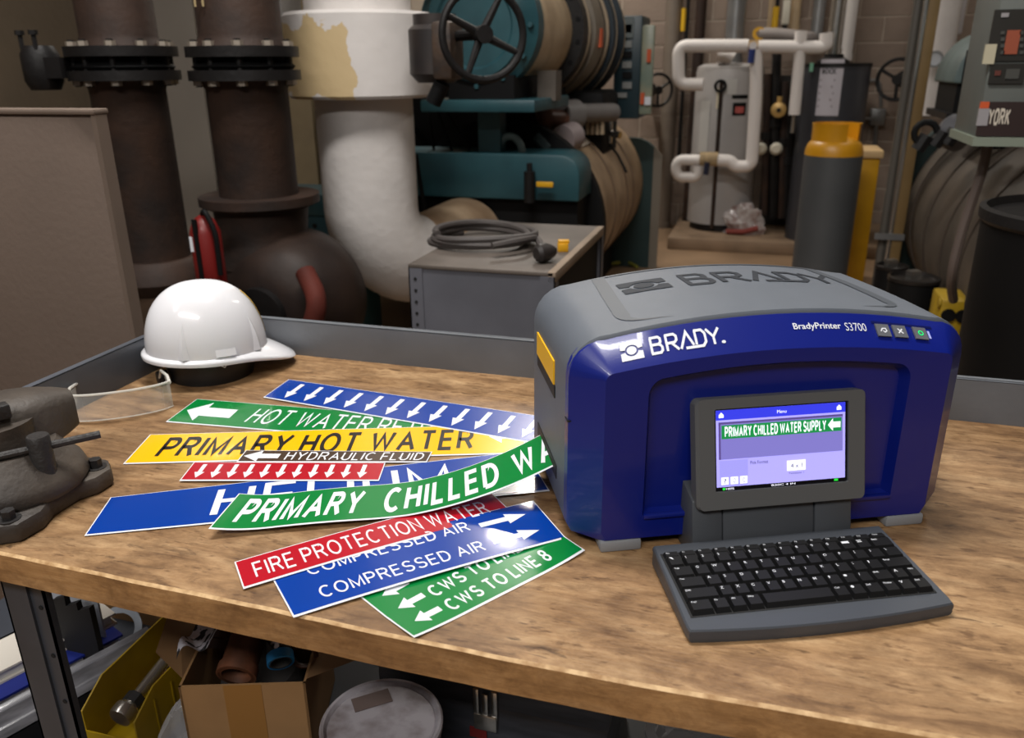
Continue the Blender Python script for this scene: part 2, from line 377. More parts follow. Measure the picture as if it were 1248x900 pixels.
# ------------------------------------------------------------------ printed pipe markers lying on the bench
m_white = mat('label_white', (226, 229, 236), .3, coat=.25)
SC = {'blue': (0, 56, 148), 'green': (0, 120, 52), 'yellow': (246, 184, 0), 'brown': (72, 56, 44), 'red': (172, 20, 36)}
def mlabel(c): return mat('label_'+c, SC[c], .24, coat=.4)
def sign(label, colour, px, z, lines, arrows, ink=None, shape=None, nu=24, zpx=0, name='pipe_marker', sheen=None):
    """px: BL, BR, TR, TL corner pixels on the bench; shape(u, v) -> lift in metres"""
    BL, BR, TR, TL = [PZ(x, y, BH+zpx) if not isinstance(x, Vector) else x for x, y in px]
    def S(u, v, d=0):
        p = (BL*(1-u)+BR*u)*(1-v)+(TL*(1-u)+TR*u)*v
        hz = shape(u, v) if shape else 0
        return Vector((p.x, p.y, (BH if not isinstance(px[0][0], Vector) else BH)+z+hz+d))
    Lx = ((BR-BL).length+(TR-TL).length)/2; Wy = ((TL-BL).length+(TR-BR).length)/2
    loc = S(.5, .5); loc.z = BH
    t = thing(name, label, 'label', loc, 0)
    b = MB(); n = nu; vs = []; fs = []
    for i in range(n+1):
        for j in range(5): vs.append(S(i/n, j/4, .0003))
    for i in range(n):
        for j in range(4): fs.append((i*5+j, (i+1)*5+j, (i+1)*5+j+1, i*5+j+1))
    m = len(vs); vs += [v-Vector((0, 0, .0004)) for v in vs]
    fs += [tuple(k+m for k in f[::-1]) for f in fs]
    for i in range(n):
        fs.append((i*5, m+i*5, m+(i+1)*5, (i+1)*5)); fs.append((i*5+4, (i+1)*5+4, m+(i+1)*5+4, m+i*5+4))
    fs.append((0, 1, 2, 3, 4, m+4, m+3, m+2, m+1, m)); q = n*5; fs.append((q, m+q, m+q+1, m+q+2, m+q+3, m+q+4, q+4, q+3, q+2, q+1))
    b.add(vs, fs).build('sheet', m_white, t, smooth=20)
    e = .0016; eu = e/Lx; ev = e/Wy
    MB().grid(lambda u, v: S(eu+(1-2*eu)*u, ev*2.2+(1-3.2*ev)*v, .0006), n, 4).build('colour_field', mlabel(colour), t, smooth=40)
    ink = ink or m_white
    for (s, u0, u1, v0, v1, bold, shear) in lines:
        vs2, fs2, _ = caps2d(s, bold)
        if shape: vs2, fs2 = cut2d(vs2, fs2, 40)
        b = MB(); b.add([S(u0+(u1-u0)*x+shear*(y-.5)*(v1-v0)*Wy/Lx, v0+(v1-v0)*y, .0009) for x, y in vs2], fs2); b.build('lettering', ink, t, smooth=0)
    for poly in arrows:
        b = MB(); b.add([S(u, v, .0009) for u, v in poly], [tuple(range(len(poly)))]); b.build('arrow', m_white, t, smooth=0)
    return t, S, Lx, Wy
def arrow_left(u0, u1, v0, v1, head=.35, shaft=.5):
    m_ = (v0+v1)/2; hs = (v1-v0)/2; k = u0+(u1-u0)*head; q = hs*shaft
    return [(u0, m_), (k, v0), (k, m_-q), (u1, m_-q), (u1, m_+q), (k, m_+q), (k, v1)]
def arrow_down(u, wu, v0, v1, head=.42, shaft=.42):
    k = v0+(v1-v0)*head; q = wu*shaft/2
    return [(u, v0), (u+wu/2, k), (u+q, k), (u+q, v1), (u-q, v1), (u-q, k), (u-wu/2, k)]
def rev(poly, u0, u1): return [(u0+u1-u, v) for u, v in poly][::-1]
m_black = mat('label_black_ink', (22, 18, 16), .35, coat=.3)
# green HOT WATER RETURN (lowest of the left fan)
sign('green label with left arrow reading HOT WATER RETURN, partly under the yellow label', 'green', [(202,515),(566,545),(566,513),(240,487)], .0006,
     [('HOT WATER RETURN', .262, .985, .2, .82, .12, .1)], [arrow_left(.02, .195, .12, .88, .36, .46)])
sign('yellow label reading PRIMARY HOT WATER in black letters', 'yellow', [(150,567),(640,554),(640,518),(183,531)], .0013,
     [('PRIMARY HOT WATER', .062, .865, .16, .86, .19, 0)], [arrow_left(.905, .99, .35, .8, .4, .4)], ink=m_black)
dn = [arrow_down(.075+.0788*i, .040, .12, .84) for i in range(12)]
sign('long blue label with a row of white arrows, at the back of the fan', 'blue', [(321,486),(655,543),(680,512),(352,464)], .0021, [], dn)
sign('blue label reading HELIUM in big white letters, beside the vise', 'blue', [(103,655),(670,600),(640,551),(135,608)], .0016,
     [('HELIUM', .245, .79, .16, .90, .14, 0)], [])
sign('narrow brown label reading HYDRAULIC FLUID with white arrow, on the yellow one', 'brown', [(288,566),(520,566),(527,553),(300,551)], .0027,
     [('HYDRAULIC FLUID', .24, .97, .16, .86, .13, 0)], [arrow_left(.015, .205, .06, .94, .45, .42)])
dn = [arrow_down(.07+.083*i, .052, .14, .86) for i in range(11)]
sign('short red label with a row of eleven white arrows', 'red', [(219,589),(462,589),(470,567),(237,566)], .0033, [], dn)
# the right fan
cu_ = lambda u, v: (.004*max(0, (u-.72)/.28)**2+.003*max(0, (.25-u)/.25)**2)*max(0, 1-v*2.2)
sign('green label reading CWS TO LINE 8 twice, its right end curling up', 'green', [(505,781),(713,675),(636,616),(437,727)], .0005,
     [('CWS TO LINE 8', .235, .84, .11, .30, .18, 0), ('CWS TO LINE 8', .235, .84, .40, .59, .18, 0)],
     [arrow_left(.07, .205, .12, .33, .45, .4), arrow_left(.07, .205, .41, .62, .45, .4), arrow_left(.07, .205, .70, .91, .45, .4)], shape=cu_)
cc_ = lambda u, v: .003*math.sin(PI*u)
sign('blue label reading COMPRESSED AIR with arrows pointing right', 'blue', [(358,755),(690,658),(650,612),(327,698)], .0018,
     [('COMPRESSED AIR', .11, .70, .17, .40, .13, 0), ('COMPRESSED AIR', .11, .70, .66, .89, .13, 0)],
     [rev(arrow_left(.74, .93, .18, .42, .42, .42), .74, .93), rev(arrow_left(.74, .93, .60, .84, .42, .42), .74, .93)], shape=cc_)
sign('red label reading FIRE PROTECTION WATER, lying over the compressed air label', 'red', [(297,721),(625,628),(600,604),(286,688)], .0028,
     [('FIRE PROTECTION WATER', .05, .93, .22, .78, .13, 0)], [], shape=lambda u, v: .0028*math.sin(PI*min(1, u*1.05)))
# ------------------------------------------------------------------ the label printer (local frame: x width, y depth, z up)
TH = math.radians(25); PO = Vector((.045, .938, BH))
pax = Vector((math.cos(TH), math.sin(TH), 0)); pay = Vector((-math.sin(TH), math.cos(TH), 0))
def LP(x, y, z): return PO+pax*x+pay*y+Vector((0, 0, z))
# green chilled water label coming out of the printer side
Lc = .47
def chil(u, v):
    # u 0 = free left end, 1 = in the slot of the printer
    d = max(0, (u-.42)/.58); a = max(0, (.16-u)/.16)
    return .0045+.066*d*d+.010*a*a+.004*math.sin(PI*min(1, u/.55))
s0 = LP(-.235, .115, 0); s1 = LP(-.235, .215, 0)
e0 = PZ(256, 657, BH); e1 = PZ(292, 607, BH+.008)
sign('long green label reading PRIMARY CHILLED WATER feeding out of the printer side', 'green', [(e0, 0), (s0, 0), (s1, 0), (e1, 0)], 0,
     [('PRIMARY', .045, .40, .14, .86, .21, 0), ('CHILLED', .465, .815, .14, .86, .21, 0), ('WA', .86, .99, .14, .86, .21, 0)], [], shape=chil, nu=48, name='pipe_marker')

prn = thing('label_printer', 'blue and grey desktop label printer with a tilted touchscreen', 'printer', PO, TH)
m_pgrey = mat('printer_grey_plastic', (92, 98, 107), .5, var=.05, vscale=30, bump=.12, bscale=900)
m_pblue = mat('printer_blue_plastic', (8, 26, 116), .36, coat=.2, bump=.03, bscale=700)
m_pdark = mat('printer_dark_grey', (70, 73, 78), .5)
m_mon = mat('monitor_grey', (88, 89, 90), .5)
m_slot = mat('slot_black', (10, 10, 12), .6)
HW = .25
def outline(hw, zm, ze, rc, zb, n=14, drop=.0):
    """closed loop (x, z): bottom left, up, round corner, arched top, down"""
    pts = [(-hw+.006, zb), (-hw, zb+.012)]
    for i in range(1, 5): pts.append((-hw, zb+.012+(ze-rc-zb-.012)*i/4))
    cx = -hw+rc
    for i in range(1, 7):
        a = PI-(PI/2)*i/6; pts.append((cx+rc*math.cos(a), ze-rc+rc*math.sin(a)))
    xs = cx
    for i in range(1, n+1):
        x = xs+(-2*xs)*i/n; pts.append((x, ze+(zm-ze)*(1-(x/xs)**2)))
    m = len(pts)
    left = pts[:12]
    right = [(-x, z) for x, z in left[::-1]]
    mid = pts[12:m-1]
    full = left+mid+right
    return full
def ring(ol, y): return [Vector((x, y, z)) for x, z in ol]
def loft(b, rings, cap0=False, cap1=False):
    n = len(rings[0]); vs = [p for r in rings for p in r]; fs = []
    for j in range(len(rings)-1):
        for i in range(n): fs.append((j*n+i, j*n+(i+1) % n, (j+1)*n+(i+1) % n, (j+1)*n+i))
    if cap0: fs.append(tuple(range(n))[::-1])
    if cap1: fs.append(tuple((len(rings)-1)*n+i for i in range(n)))
    return b.add(vs, fs)
ROOF_M, ROOF_E = .288, .268
# fascia with its recess
o_a = outline(.2505, .2865, .266, .045, .014); o_b = outline(.2495, .2845, .264, .044, .014)
o_c = outline(.216, .2555, .238, .012, .014); o_d = outline(.2135, .2525, .235, .011, .016)
N0 = len(o_a)
def reced(x0, x1, z0, z1e, z1m, r):
    """arch loop with the same count as the outline, starting bottom left"""
    k = N0; pts = []
    left = [(x0, z0)]+[(x0, z0+(z1e-r-z0)*i/5) for i in range(1, 6)]
    for i in range(1, 7):
        a = PI-(PI/2)*i/6; left.append((x0+r+r*math.cos(a), z1e-r+r*math.sin(a)))
    right = [(-x, z) for x, z in left[::-1]]
    nm = k-24; xs = x0+r; mid = []
    for i in range(1, nm+1):
        x = xs+(-2*xs)*i/(nm+1); mid.append((x, z1e+(z1m-z1e)*(1-(x/xs)**2)))
    return left+mid+right
r1 = reced(-.1625, .1625, .047, .226, .236, .022); r2 = reced(-.156, .156, .050, .219, .229, .018)
b = MB(); loft(b, [ring(o_a, .045), ring(o_b, .033), ring(o_c, .003), ring(o_d, 0), ring(r1, 0), ring(r2, .013)], cap1=True)
fas = b.build('fascia', m_pblue, prn, local=True, smooth=32)
MB().bb((-.1615, -.0035, .043), (.1615, .004, .049)).build('ledge', m_pblue, fas, bevel=.0015, local=True)
# hood and body in grey
def roofz(x, y):
    zm = ROOF_M-.000*y; ze = ROOF_E; xs = .2
    dip = max(0, (y-.27)/.03); return ze+(zm-ze)*(1-(x/xs)**2)-.012*dip*dip+.004*math.sin(PI*min(1, max(0, y/.3)))
def body_ring(y, ins=0, dz=0):
    bulge = .004*math.sin(PI*min(1, max(0, y/.3)))
    return ring(outline(HW-ins, ROOF_M-dz+bulge, ROOF_E-dz+bulge, .05, .014+ins), y)
b = MB(); loft(b, [body_ring(.034, .004, .004), body_ring(.037)]+[body_ring(.037+.233*i/6) for i in range(1, 7)]+[body_ring(.285, .003, .003), body_ring(.295, .010, .010), body_ring(.30, .024, .022)], cap0=True, cap1=True)
bod = b.build('body', m_pgrey, prn, local=True, smooth=40)
# raised border on the lid
def roofpatch(poly, d, name, material, par):
    b_ = MB(); b_.add([Vector((x, y, roofz(x, y)+d)) for x, y in poly], [tuple(range(len(poly)))]); return b_.build(name, material, par, local=True, smooth=0)
m_groove = mat('lid_groove_grey', (68, 74, 82), .5, var=.05)
b = MB()
for sx in (-1, 1):
    pth = bend([(sx*.168, .268, 0), (sx*.178, .16, 0), (sx*.184, .062, 0), (sx*.120, .052, 0)], .035, 10); outp = []
    cl = [Vector((sx*.09, .16, 0))]
    for i, p in enumerate(pth):
        t = i/(len(pth)-1); a = pth[max(0, i-1)]; c = pth[min(len(pth)-1, i+1)]; d = (c-a).normalized(); nn = Vector((-d.y, d.x, 0))
        if nn.dot(cl[0]-p) < 0: nn = -nn
        wd = .018 if t < .62 else .018*(1-(t-.62)/.38)+.0006
        q = p+nn*wd; outp += [Vector((p.x, p.y, roofz(p.x, p.y)+.0008)), Vector((q.x, q.y, roofz(q.x, q.y)+.0008))]
    b.add(outp, [(2*i, 2*i+1, 2*i+3, 2*i+2) for i in range(len(pth)-1)])
b.grid(lambda u, v: Vector(((-.166+.332*u), .262+.006*v, roofz(-.166+.332*u, .262+.006*v)+.0008)), 24, 1)
b.build('lid_groove', m_groove, bod, local=True, smooth=30)
# word mark strokes: B R A D Y
def wordmark():
    W_ = []; 
    def put(lines, dx): W_.extend([[(x+dx, y) for x, y in ln] for ln in lines])
    put([[(.06,0),(.06,1)], [(.0,1),(.60,1),(.74,.88),(.74,.66),(.60,.54),(.06,.54)], [(.56,.54),(.72,.46),(.80,.34),(.80,.14),(.66,0),(.0,0)]], 0)
    put([[(.06,0),(.06,1)], [(.0,1),(.62,1),(.78,.86),(.78,.62),(.62,.48),(.06,.48)], [(.40,.48),(.86,0)]], 1.08)
    put([[(0,0),(.50,1),(.92,.12)], [(.34,0),(1.1,0)]], 2.08)
    put([[(.06,.12),(.06,1)], [(0,1),(.52,1),(.74,.76),(.74,.24),(.52,0),(-.1,0)]], 3.14)
    put([[(.0,1),(.46,.48),(.9,1)], [(.46,.5),(.46,0)]], 4.0)
    return strokes(W_, .17)
wv, wf = wordmark()
def emblem(cx=0):
    """square with a clear ring inside: 4 pieces around a circle, plus the disc"""
    vs = []; fs = []
    n = 32; sq = []
    for i in range(n):
        a = 2*PI*i/n; c, s_ = math.cos(a), math.sin(a); k = 1/max(abs(c), abs(s_)); sq.append((.5*c*k+.5, .5*s_*k+.5))
    for i in range(n):
        if i in (0, 15, 16, 31): continue
        a = 2*PI*i/n; a2 = 2*PI*(i+1)/n; k0 = len(vs)
        vs += [sq[i], sq[(i+1) % n], (.5+.30*math.cos(a2), .5+.30*math.sin(a2)), (.5+.30*math.cos(a), .5+.30*math.sin(a))]; fs.append((k0, k0+1, k0+2, k0+3))
    k0 = len(vs); vs += [(.5+.22*math.cos(2*PI*i/20), .5+.22*math.sin(2*PI*i/20)) for i in range(20)]; fs.append(tuple(range(k0, k0+20)))
    return vs, fs
ev_, ef_ = emblem()
m_logo_d = mat('lid_logo_dark', (44, 48, 55), .62, spec=.25)
def rf(x, y): return Vector((x, y, roofz(x, y)+.0008))
x0, x1, ya, yb2 = -.062, .155, .160, .212
b = MB(); b.add([rf(x0+(x1-x0)*x/4.95, ya+(yb2-ya)*y) for x, y in wv], wf); b.build('lid_lettering', m_logo_d, bod, local=True, smooth=60)
b = MB(); b.add([rf(-.148+.064*x, ya+(yb2-ya)*y) for x, y in ev_], ef_); b.build('lid_emblem', m_logo_d, bod, local=True, smooth=60)
# white word mark on the sloping upper strip of the fascia
def strip(x, t):
    """point on the sloping strip; t 0 at crease, 1 at hood"""
    zc = .238+.0175*(1-(x/.204)**2); zt = .264+.0205*(1-(x/.2055)**2)
    return Vector((x, .003+.030*t, zc+(zt-zc)*t))+Vector((0, -.0005, .0005))
b = MB(); b.add([strip(-.158+.083*x/4.95, .24+.50*y) for x, y in wv], wf); b.build('brand_lettering', m_white, fas, local=True, smooth=0)
b = MB(); b.add([strip(-.193+.026*x, .18+.60*y) for x, y in ev_], ef_)
b.add([strip(-.0725+.0025*math.cos(a/8*2*PI), .28+.05*math.sin(a/8*2*PI)) for a in range(8)], [tuple(range(8))])
b.build('brand_emblem', m_white, fas, local=True, smooth=0)
for s_, xa, xb, bo in (('BradyPrinter', .015, .075, .012), ('S3700', .080, .107, -.004)):
    vs2, fs2, _ = text2d(s_, bo); b = MB(); b.add([strip(xa+(xb-xa)*x, .42+.26*y) for x, y in vs2], fs2); b.build('model_lettering', m_white, fas, local=True, smooth=0)
# three buttons
mb_key = mat('button_grey', (96, 98, 104), .45); m_gled = mat('green_mark', (20, 210, 110), .4, emit=.5)
bz = MB(); bz.add([strip(.116, .78), strip(.196, .78), strip(.196, .70), strip(.116, .70)], [(0, 1, 2, 3)]); bz.build('button_well', mat('button_well_blue', (8, 18, 80), .4), fas, local=True, smooth=0)
for i, bx in enumerate((.127, .149, .176)):
    dv = Vector((0, -.0016, .0016)); c8 = [strip(bx+sx*.0085, .46+sy*.20) for sx, sy in ((-1,-1),(1,-1),(1,1),(-1,1))]
    b = MB(); b.add(c8+[p+dv for p in c8], [(0,1,5,4),(1,2,6,5),(2,3,7,6),(3,0,4,7),(4,5,6,7)]); bt = b.build('button', mb_key, fas, local=True, smooth=0)
    if i == 2:
        vs2 = [(math.cos(a/16*2*PI)*r_, math.sin(a/16*2*PI)*r_) for a in range(16) for r_ in (.0034, .0022)]
        fs2 = [(2*a, 2*((a+1) % 16), 2*((a+1) % 16)+1, 2*a+1) for a in range(16)]; mk = m_gled
    elif i == 1: vs2, fs2 = strokes([[(-.003, -.003), (.003, .003)], [(-.003, .003), (.003, -.003)]], .0016); mk = m_white
    else: vs2, fs2 = strokes([[(-.004, -.002), (-.001, .002), (.003, .002), (.004, -.001), (.001, -.003), (-.001, -.001)]], .0014); mk = m_white
    b = MB(); b.add([strip(bx+x, .46+y/.040)+dv*1.2 for x, y in vs2], fs2); b.build('button_symbol', mk, bt, local=True, smooth=0)
b = MB(); b.add([strip(.1875, .34), strip(.1905, .34), strip(.1905, .60), strip(.1875, .60)], [(0, 1, 2, 3)]); b.build('status_strip', mat('status_lilac', (170, 176, 240), .4), fas, local=True, smooth=0)
# side: yellow latch, recess, label slot, seam
def sidep(y, z, d=.0008): return Vector((-HW-d, y, z))
m_yel = mat('latch_yellow', (240, 182, 20), .4)
b = MB(); b.add([sidep(.060, .165), sidep(.060, .218), sidep(.232, .236), sidep(.232, .205)], [(0, 1, 2, 3)])
b = MB(); b.prism([(.114, .180), (.236, .180), (.236, .212), (.114, .212)], (-HW-.002, 0, 0), (0, 1, 0), (0, 0, 1), (.0035, 0, 0)).build('side_latch', m_yel, bod, local=True, smooth=0)
MB().prism([(.110, .163), (.236, .163), (.236, .180), (.110, .180)], (-HW-.0012, 0, 0), (0, 1, 0), (0, 0, 1), (.002, 0, 0)).build('latch_recess', m_slot, bod, local=True, smooth=0)
MB().prism([(.095, .055), (.235, .055), (.235, .074), (.095, .074)], (-HW-.001, 0, 0), (0, 1, 0), (0, 0, 1), (.002, 0, 0)).build('label_slot', m_slot, bod, local=True, smooth=0)
MB().bb((-HW-.0012, .030, .165), (-HW+.004, .044, .1665)).build('side_seam', m_slot, bod, local=True, smooth=0)
for fx in (-.188, .188):
    for fy in (.018, .25): MB().bb((fx-.026, fy-.02, 0), (fx+.026, fy+.02, .015)).build('foot', mat('foot_grey', (134, 136, 140), .6), prn, bevel=.003, local=True)
# touchscreen unit
bl = Vector((0, -.036, .068)); tl = Vector((0, -.004, .197)); ev = (tl-bl); MHt = ev.length; ev.normalize(); en = Vector((0, -ev.z, ev.y)).normalized(); ex = Vector((1, 0, 0))
b = MB(); f_o = rrect(-.104, 0, .103, MHt, .006); f_b = rrect(-.107, -.001, .106, MHt, .008); f_i = rrect(-.0845, .0215, .0825, .1205, .002)
def mp(p, d): return bl+ex*p[0]+ev*p[1]+en*d
n_ = len(f_o)
loft(b, [[mp(p, -.02) for p in f_b], [mp(p, -.004) for p in f_b], [mp(p, 0) for p in f_o], [mp(p, 0) for p in f_i], [mp(p, -.0035) for p in f_i]], cap0=True)
mon = b.build('touchscreen', m_mon, prn, local=True, smooth=30)
def scr(x0, y0, x1, y1, d, m_, nm='screen_graphic', par=None):
    q = MB(); q.add([mp((x0, y0), d), mp((x1, y0), d), mp((x1, y1), d), mp((x0, y1), d)], [(0, 1, 2, 3)]); return q.build(nm, m_, par or mon, local=True, smooth=0)
def ms(n_, c, e=.55): return mat('screen_'+n_, c, .25, emit=e)
SX0, SX1, SY0, SY1 = -.0840, .0820, .0220, .1200
scr(SX0-.0005, SY0-.0005, SX1+.0005, SY1+.0005, -.0034, ms('black', (8, 8, 14), .2), 'screen')
def sx(u): return SX0+(SX1-SX0)*u
def sy(v): return SY0+(SY1-SY0)*v
scr(sx(.012), sy(.045), sx(.985), sy(.985), -.0030, ms('lilac', (166, 160, 238)))
scr(sx(.012), sy(.865), sx(.985), sy(.985), -.0028, ms('blue', (52, 58, 214)))
scr(sx(.03), sy(.385), sx(.965), sy(.84), -.0027, ms('violet', (118, 112, 186)))
scr(sx(.03), sy(.815), sx(.965), sy(.84), -.0026, ms('ruler', (84, 70, 130)))
scr(sx(.03), sy(.385), sx(.045), sy(.84), -.0026, ms('ruler', (84, 70, 130)))
scr(sx(.052), sy(.635), sx(.955), sy(.80), -.0025, ms('green', (26, 130, 66)))
scr(sx(.035), sy(.055), sx(.245), sy(.37), -.0027, ms('tile', (150, 146, 226)))
def stext(s_, u0, u1, v0, v1, m_, bo=0, d=-.0020, caps=False):
    vs2, fs2, _ = caps2d(s_, bo) if caps else text2d(s_, bo); q = MB(); q.add([mp((sx(u0+(u1-u0)*x), sy(v0+(v1-v0)*y)), d) for x, y in vs2], fs2); q.build('screen_lettering', m_, mon, local=True, smooth=0)
m_sw = ms('white', (236, 238, 252), .7); m_sd = ms('ink', (70, 64, 120), .3)
stext('PRIMARY CHILLED WATER SUPPLY', .075, .835, .652, .785, m_sw, .2, caps=True)
q = MB(); al = arrow_left(.85, .945, .640, .795, .4, .46); q.add([mp((sx(u), sy(v)), -.0020) for u, v in al], [tuple(range(7))]); q.build('screen_graphic', m_sw, mon, local=True, smooth=0)
stext('Menu', .465, .535, .905, .945, m_sw)
for u in (.05, .935):
    q = MB(); q.add([mp((sx(u+dx), sy(.915+dy)), -.0022) for dx, dy in ((-.018, -.02), (.018, -.02), (.018, .015), (0, .045), (-.018, .015))], [(0, 1, 2, 3, 4)]); q.build('screen_graphic', m_sw, mon, local=True, smooth=0)
for i, u in enumerate((.045, .115, .185)):
    scr(sx(u), sy(.075), sx(u+.055), sy(.165), -.0024, m_sw); stext('?' if i == 0 else 'O', u+.018, u+.038, .092, .148, m_sd)
scr(sx(.54), sy(.185), sx(.68), sy(.31), -.0024, m_sw); stext('4 x 1', .565, .655, .22, .275, m_sd)
stext('Pick Format', .262, .395, .305, .345, m_sd); stext('Template 1', .55, .665, .14, .165, m_sd)
scr(sx(.055), sy(.008), sx(.075), sy(.036), -.0026, ms('led', (40, 210, 60)))
scr(sx(.90), sy(.012), sx(.93), sy(.04), -.0026, ms('led', (40, 210, 60)))
stext('100%', .08, .14, .01, .034, m_sw); stext('B30C 4 IN', .42, .60, .012, .036, m_sw)
# hinge stand under the screen
b = MB(); b.prism([(-.012, .0), (-.040, .0), (-.034, .034), (-.024, .075), (.012, .085), (.014, .0)], (-.110, 0, 0), (0, 1, 0), (0, 0, 1), (.037, 0, 0)).build('stand', m_pdark, prn, local=True, bevel=.0015)
b = MB(); b.prism([(-.012, .0), (-.039, .0), (-.033, .034), (-.023, .075), (.012, .085), (.014, .0)], (-.0715, 0, 0), (0, 1, 0), (0, 0, 1), (.115, 0, 0)).build('stand', m_pdark, prn, local=True, bevel=.0015)
b = MB(); b.prism([(-.012, .0), (-.040, .0), (-.034, .034), (-.024, .075), (.012, .085), (.014, .0)], (.045, 0, 0), (0, 1, 0), (0, 0, 1), (.047, 0, 0)).build('stand', m_pdark, prn, local=True, bevel=.0015)

# ------------------------------------------------------------------ keyboard in front of the printer
kx, ky = -.0165, -.178
KO = LP(kx, ky, 0)
kb = thing('keyboard', 'dark grey compact keyboard with black keys in front of the printer', 'keyboard', KO, TH)
m_kb = mat('keyboard_case', (66, 70, 77), .45, bump=.05, bscale=600); m_key = mat('key_black', (13, 13, 14), .5, spec=.35); m_leg = mat('key_legend', (214, 216, 222), .5)
KW, KD, ZF, ZB = .1475, .139, .0165, .029
def kz(y): return ZF+(ZB-ZF)*(y/KD)
poly = []
for i in range(17): 
    x = -KW+2*KW*i/16; poly.append((x, -.0095*(1-(x/KW)**2)))
poly += [(KW+.001, .008), (KW-.004, KD), (-KW+.004, KD), (-KW-.001, .008)]
b = MB(); n_ = len(poly)
def krg(s_, dz): return [Vector((x*s_, (y-KD/2)*s_+KD/2, dz if dz < .01 else kz(max(0, y))+dz-.02)) for x, y in poly]
loft(b, [krg(.985, 0), krg(1.0, .004), [Vector((x, y, kz(max(0, y))-.008)) for x, y in poly], [Vector((x*1.004, y*1.004, kz(max(0, y))-.006)) for x, y in poly], [Vector((x, y, kz(max(0, y))-.002)) for x, y in poly], [Vector((x*.99, (y-KD/2)*.985+KD/2, kz(max(0, y)))) for x, y in poly]], cap0=True, cap1=True)
case = b.build('case', m_kb, kb, local=True, smooth=25)
kx0, kx1, ky0, ky1 = -.1385, .1370, .0185, .1215
b = MB(); b.add([Vector((kx0-.002, ky0-.0015, kz(ky0)+.0004)), Vector((kx1+.002, ky0-.0015, kz(ky0)+.0004)), Vector((kx1+.002, ky1+.001, kz(ky1)+.0004)), Vector((kx0-.002, ky1+.001, kz(ky1)+.0004))], [(0, 1, 2, 3)])
b.build('key_bed', mat('key_bed_black', (10, 10, 11), .7), case, local=True, smooth=0)
rows = [
 [('Ctrl',1.4),('Fn',1),('Alt',1),('Win',1),('',4.35),('Ctrl',1),('.',1),('Del',1.1),('Home',1),('v',1),('End',1)],
 [('Shift',2.2),('Z',1),('X',1),('C',1),('V',1),('B',1),('N',1),('M',1),(',',1),('.',1),('/',1),('Shift',1.35),('^',1),('PgUp',.85)],
 [('Caps',1.65),('A',1),('S',1),('D',1),('F',1),('G',1),('H',1),('J',1),('K',1),('L',1),(';',1),("'",1),('Enter',1.8)],
 [('Tab',1.3),('Q',1),('W',1),('E',1),('R',1),('T',1),('Y',1),('U',1),('I',1),('O',1),('P',1),('[',1),(']',1),('\\',1.15)],
 [('`',1),('1',1),('2',1),('3',1),('4',1),('5',1),('6',1),('7',1),('8',1),('9',1),('0',1),('-',1),('=',1),('Back',1.45)],
 [('Esc',1)]+[('F%d' % i,1) for i in range(1, 13)]+[('Num',1)]]
rh = [1, 1, 1, 1, 1, .62]; yy = ky0; unit = (ky1-ky0)/sum(rh)
for r, row in enumerate(rows):
    tw = sum(k[1] for k in row); xx = kx0; kh = rh[r]*unit
    for nm, wd in row:
        wx = (kx1-kx0)*wd/tw; a0, a1, c0, c1 = xx+.0006, xx+wx-.0006, yy+.0005, yy+kh-.0005
        hk = .0062 if r < 5 else .004; ins = .0019
        low = [Vector((x, y, kz(y)+.0005)) for x, y in ((a0, c0), (a1, c0), (a1, c1), (a0, c1))]
        ft = .0026
        hi = [Vector((x, y, kz(y)+hk)) for x, y in ((a0+ins, c0+ft), (a1-ins, c0+ft), (a1-ins, c1-.0009), (a0+ins, c1-.0009))]
        b = MB(); b.add(low+hi, [(0,1,5,4),(1,2,6,5),(2,3,7,6),(3,0,4,7),(4,5,6,7)])
        kk = b.build('key', m_key, kb, local=True, smooth=0)
        if nm:
            vs2, fs2, asp = text2d(nm, .008); lh = .0038 if len(nm) < 2 else .0026
            if r == 5: lh = .0023
            lw_ = min(lh*asp, wx*.62); X0 = a0+ins+.0010; Y1 = c1-.0020
            b = MB(); b.add([Vector((X0+lw_*x, Y1-lh+lh*y, kz(Y1-lh+lh*y)+hk+.0002)) for x, y in vs2], fs2); b.build('legend', m_leg, kk, local=True, smooth=0)
        xx += wx
    yy += kh

# ------------------------------------------------------------------ hard hat on the bench
m_hat = mat('hat_white_plastic', (222, 222, 226), .2, coat=.5)
HO = Vector((-1.005, 1.262, BH)); hat = thing('hard_hat', 'white hard hat resting near the back corner of the bench', 'helmet', HO, math.radians(43)); hat.scale = (.87, .87, .87)
RZ = .062
def hatp(u, v):
    """u around, v from rim (0) to crown (1); brim towards +x"""
    a = 2*PI*u; c, s_ = math.cos(a), math.sin(a)
    ph = v*PI/2; rr = math.cos(ph)**.84; zz = .150*math.sin(ph)**.98
    ax_ = .131 if c < 0 else .126; ay_ = .110
    x, y = ax_*c*rr, ay_*s_*rr
    ridge = .0045*math.exp(-(y/.020)**2)*min(1, v*2.5) if c*c+0 >= 0 else 0
    tilt = -.05*x
    return Vector((x, y, RZ+zz+ridge+tilt+.02*max(0, v*0)))
b = MB(); b.grid(hatp, 72, 28, cu=True)
b.build('shell', m_hat, hat, local=True, smooth=60)
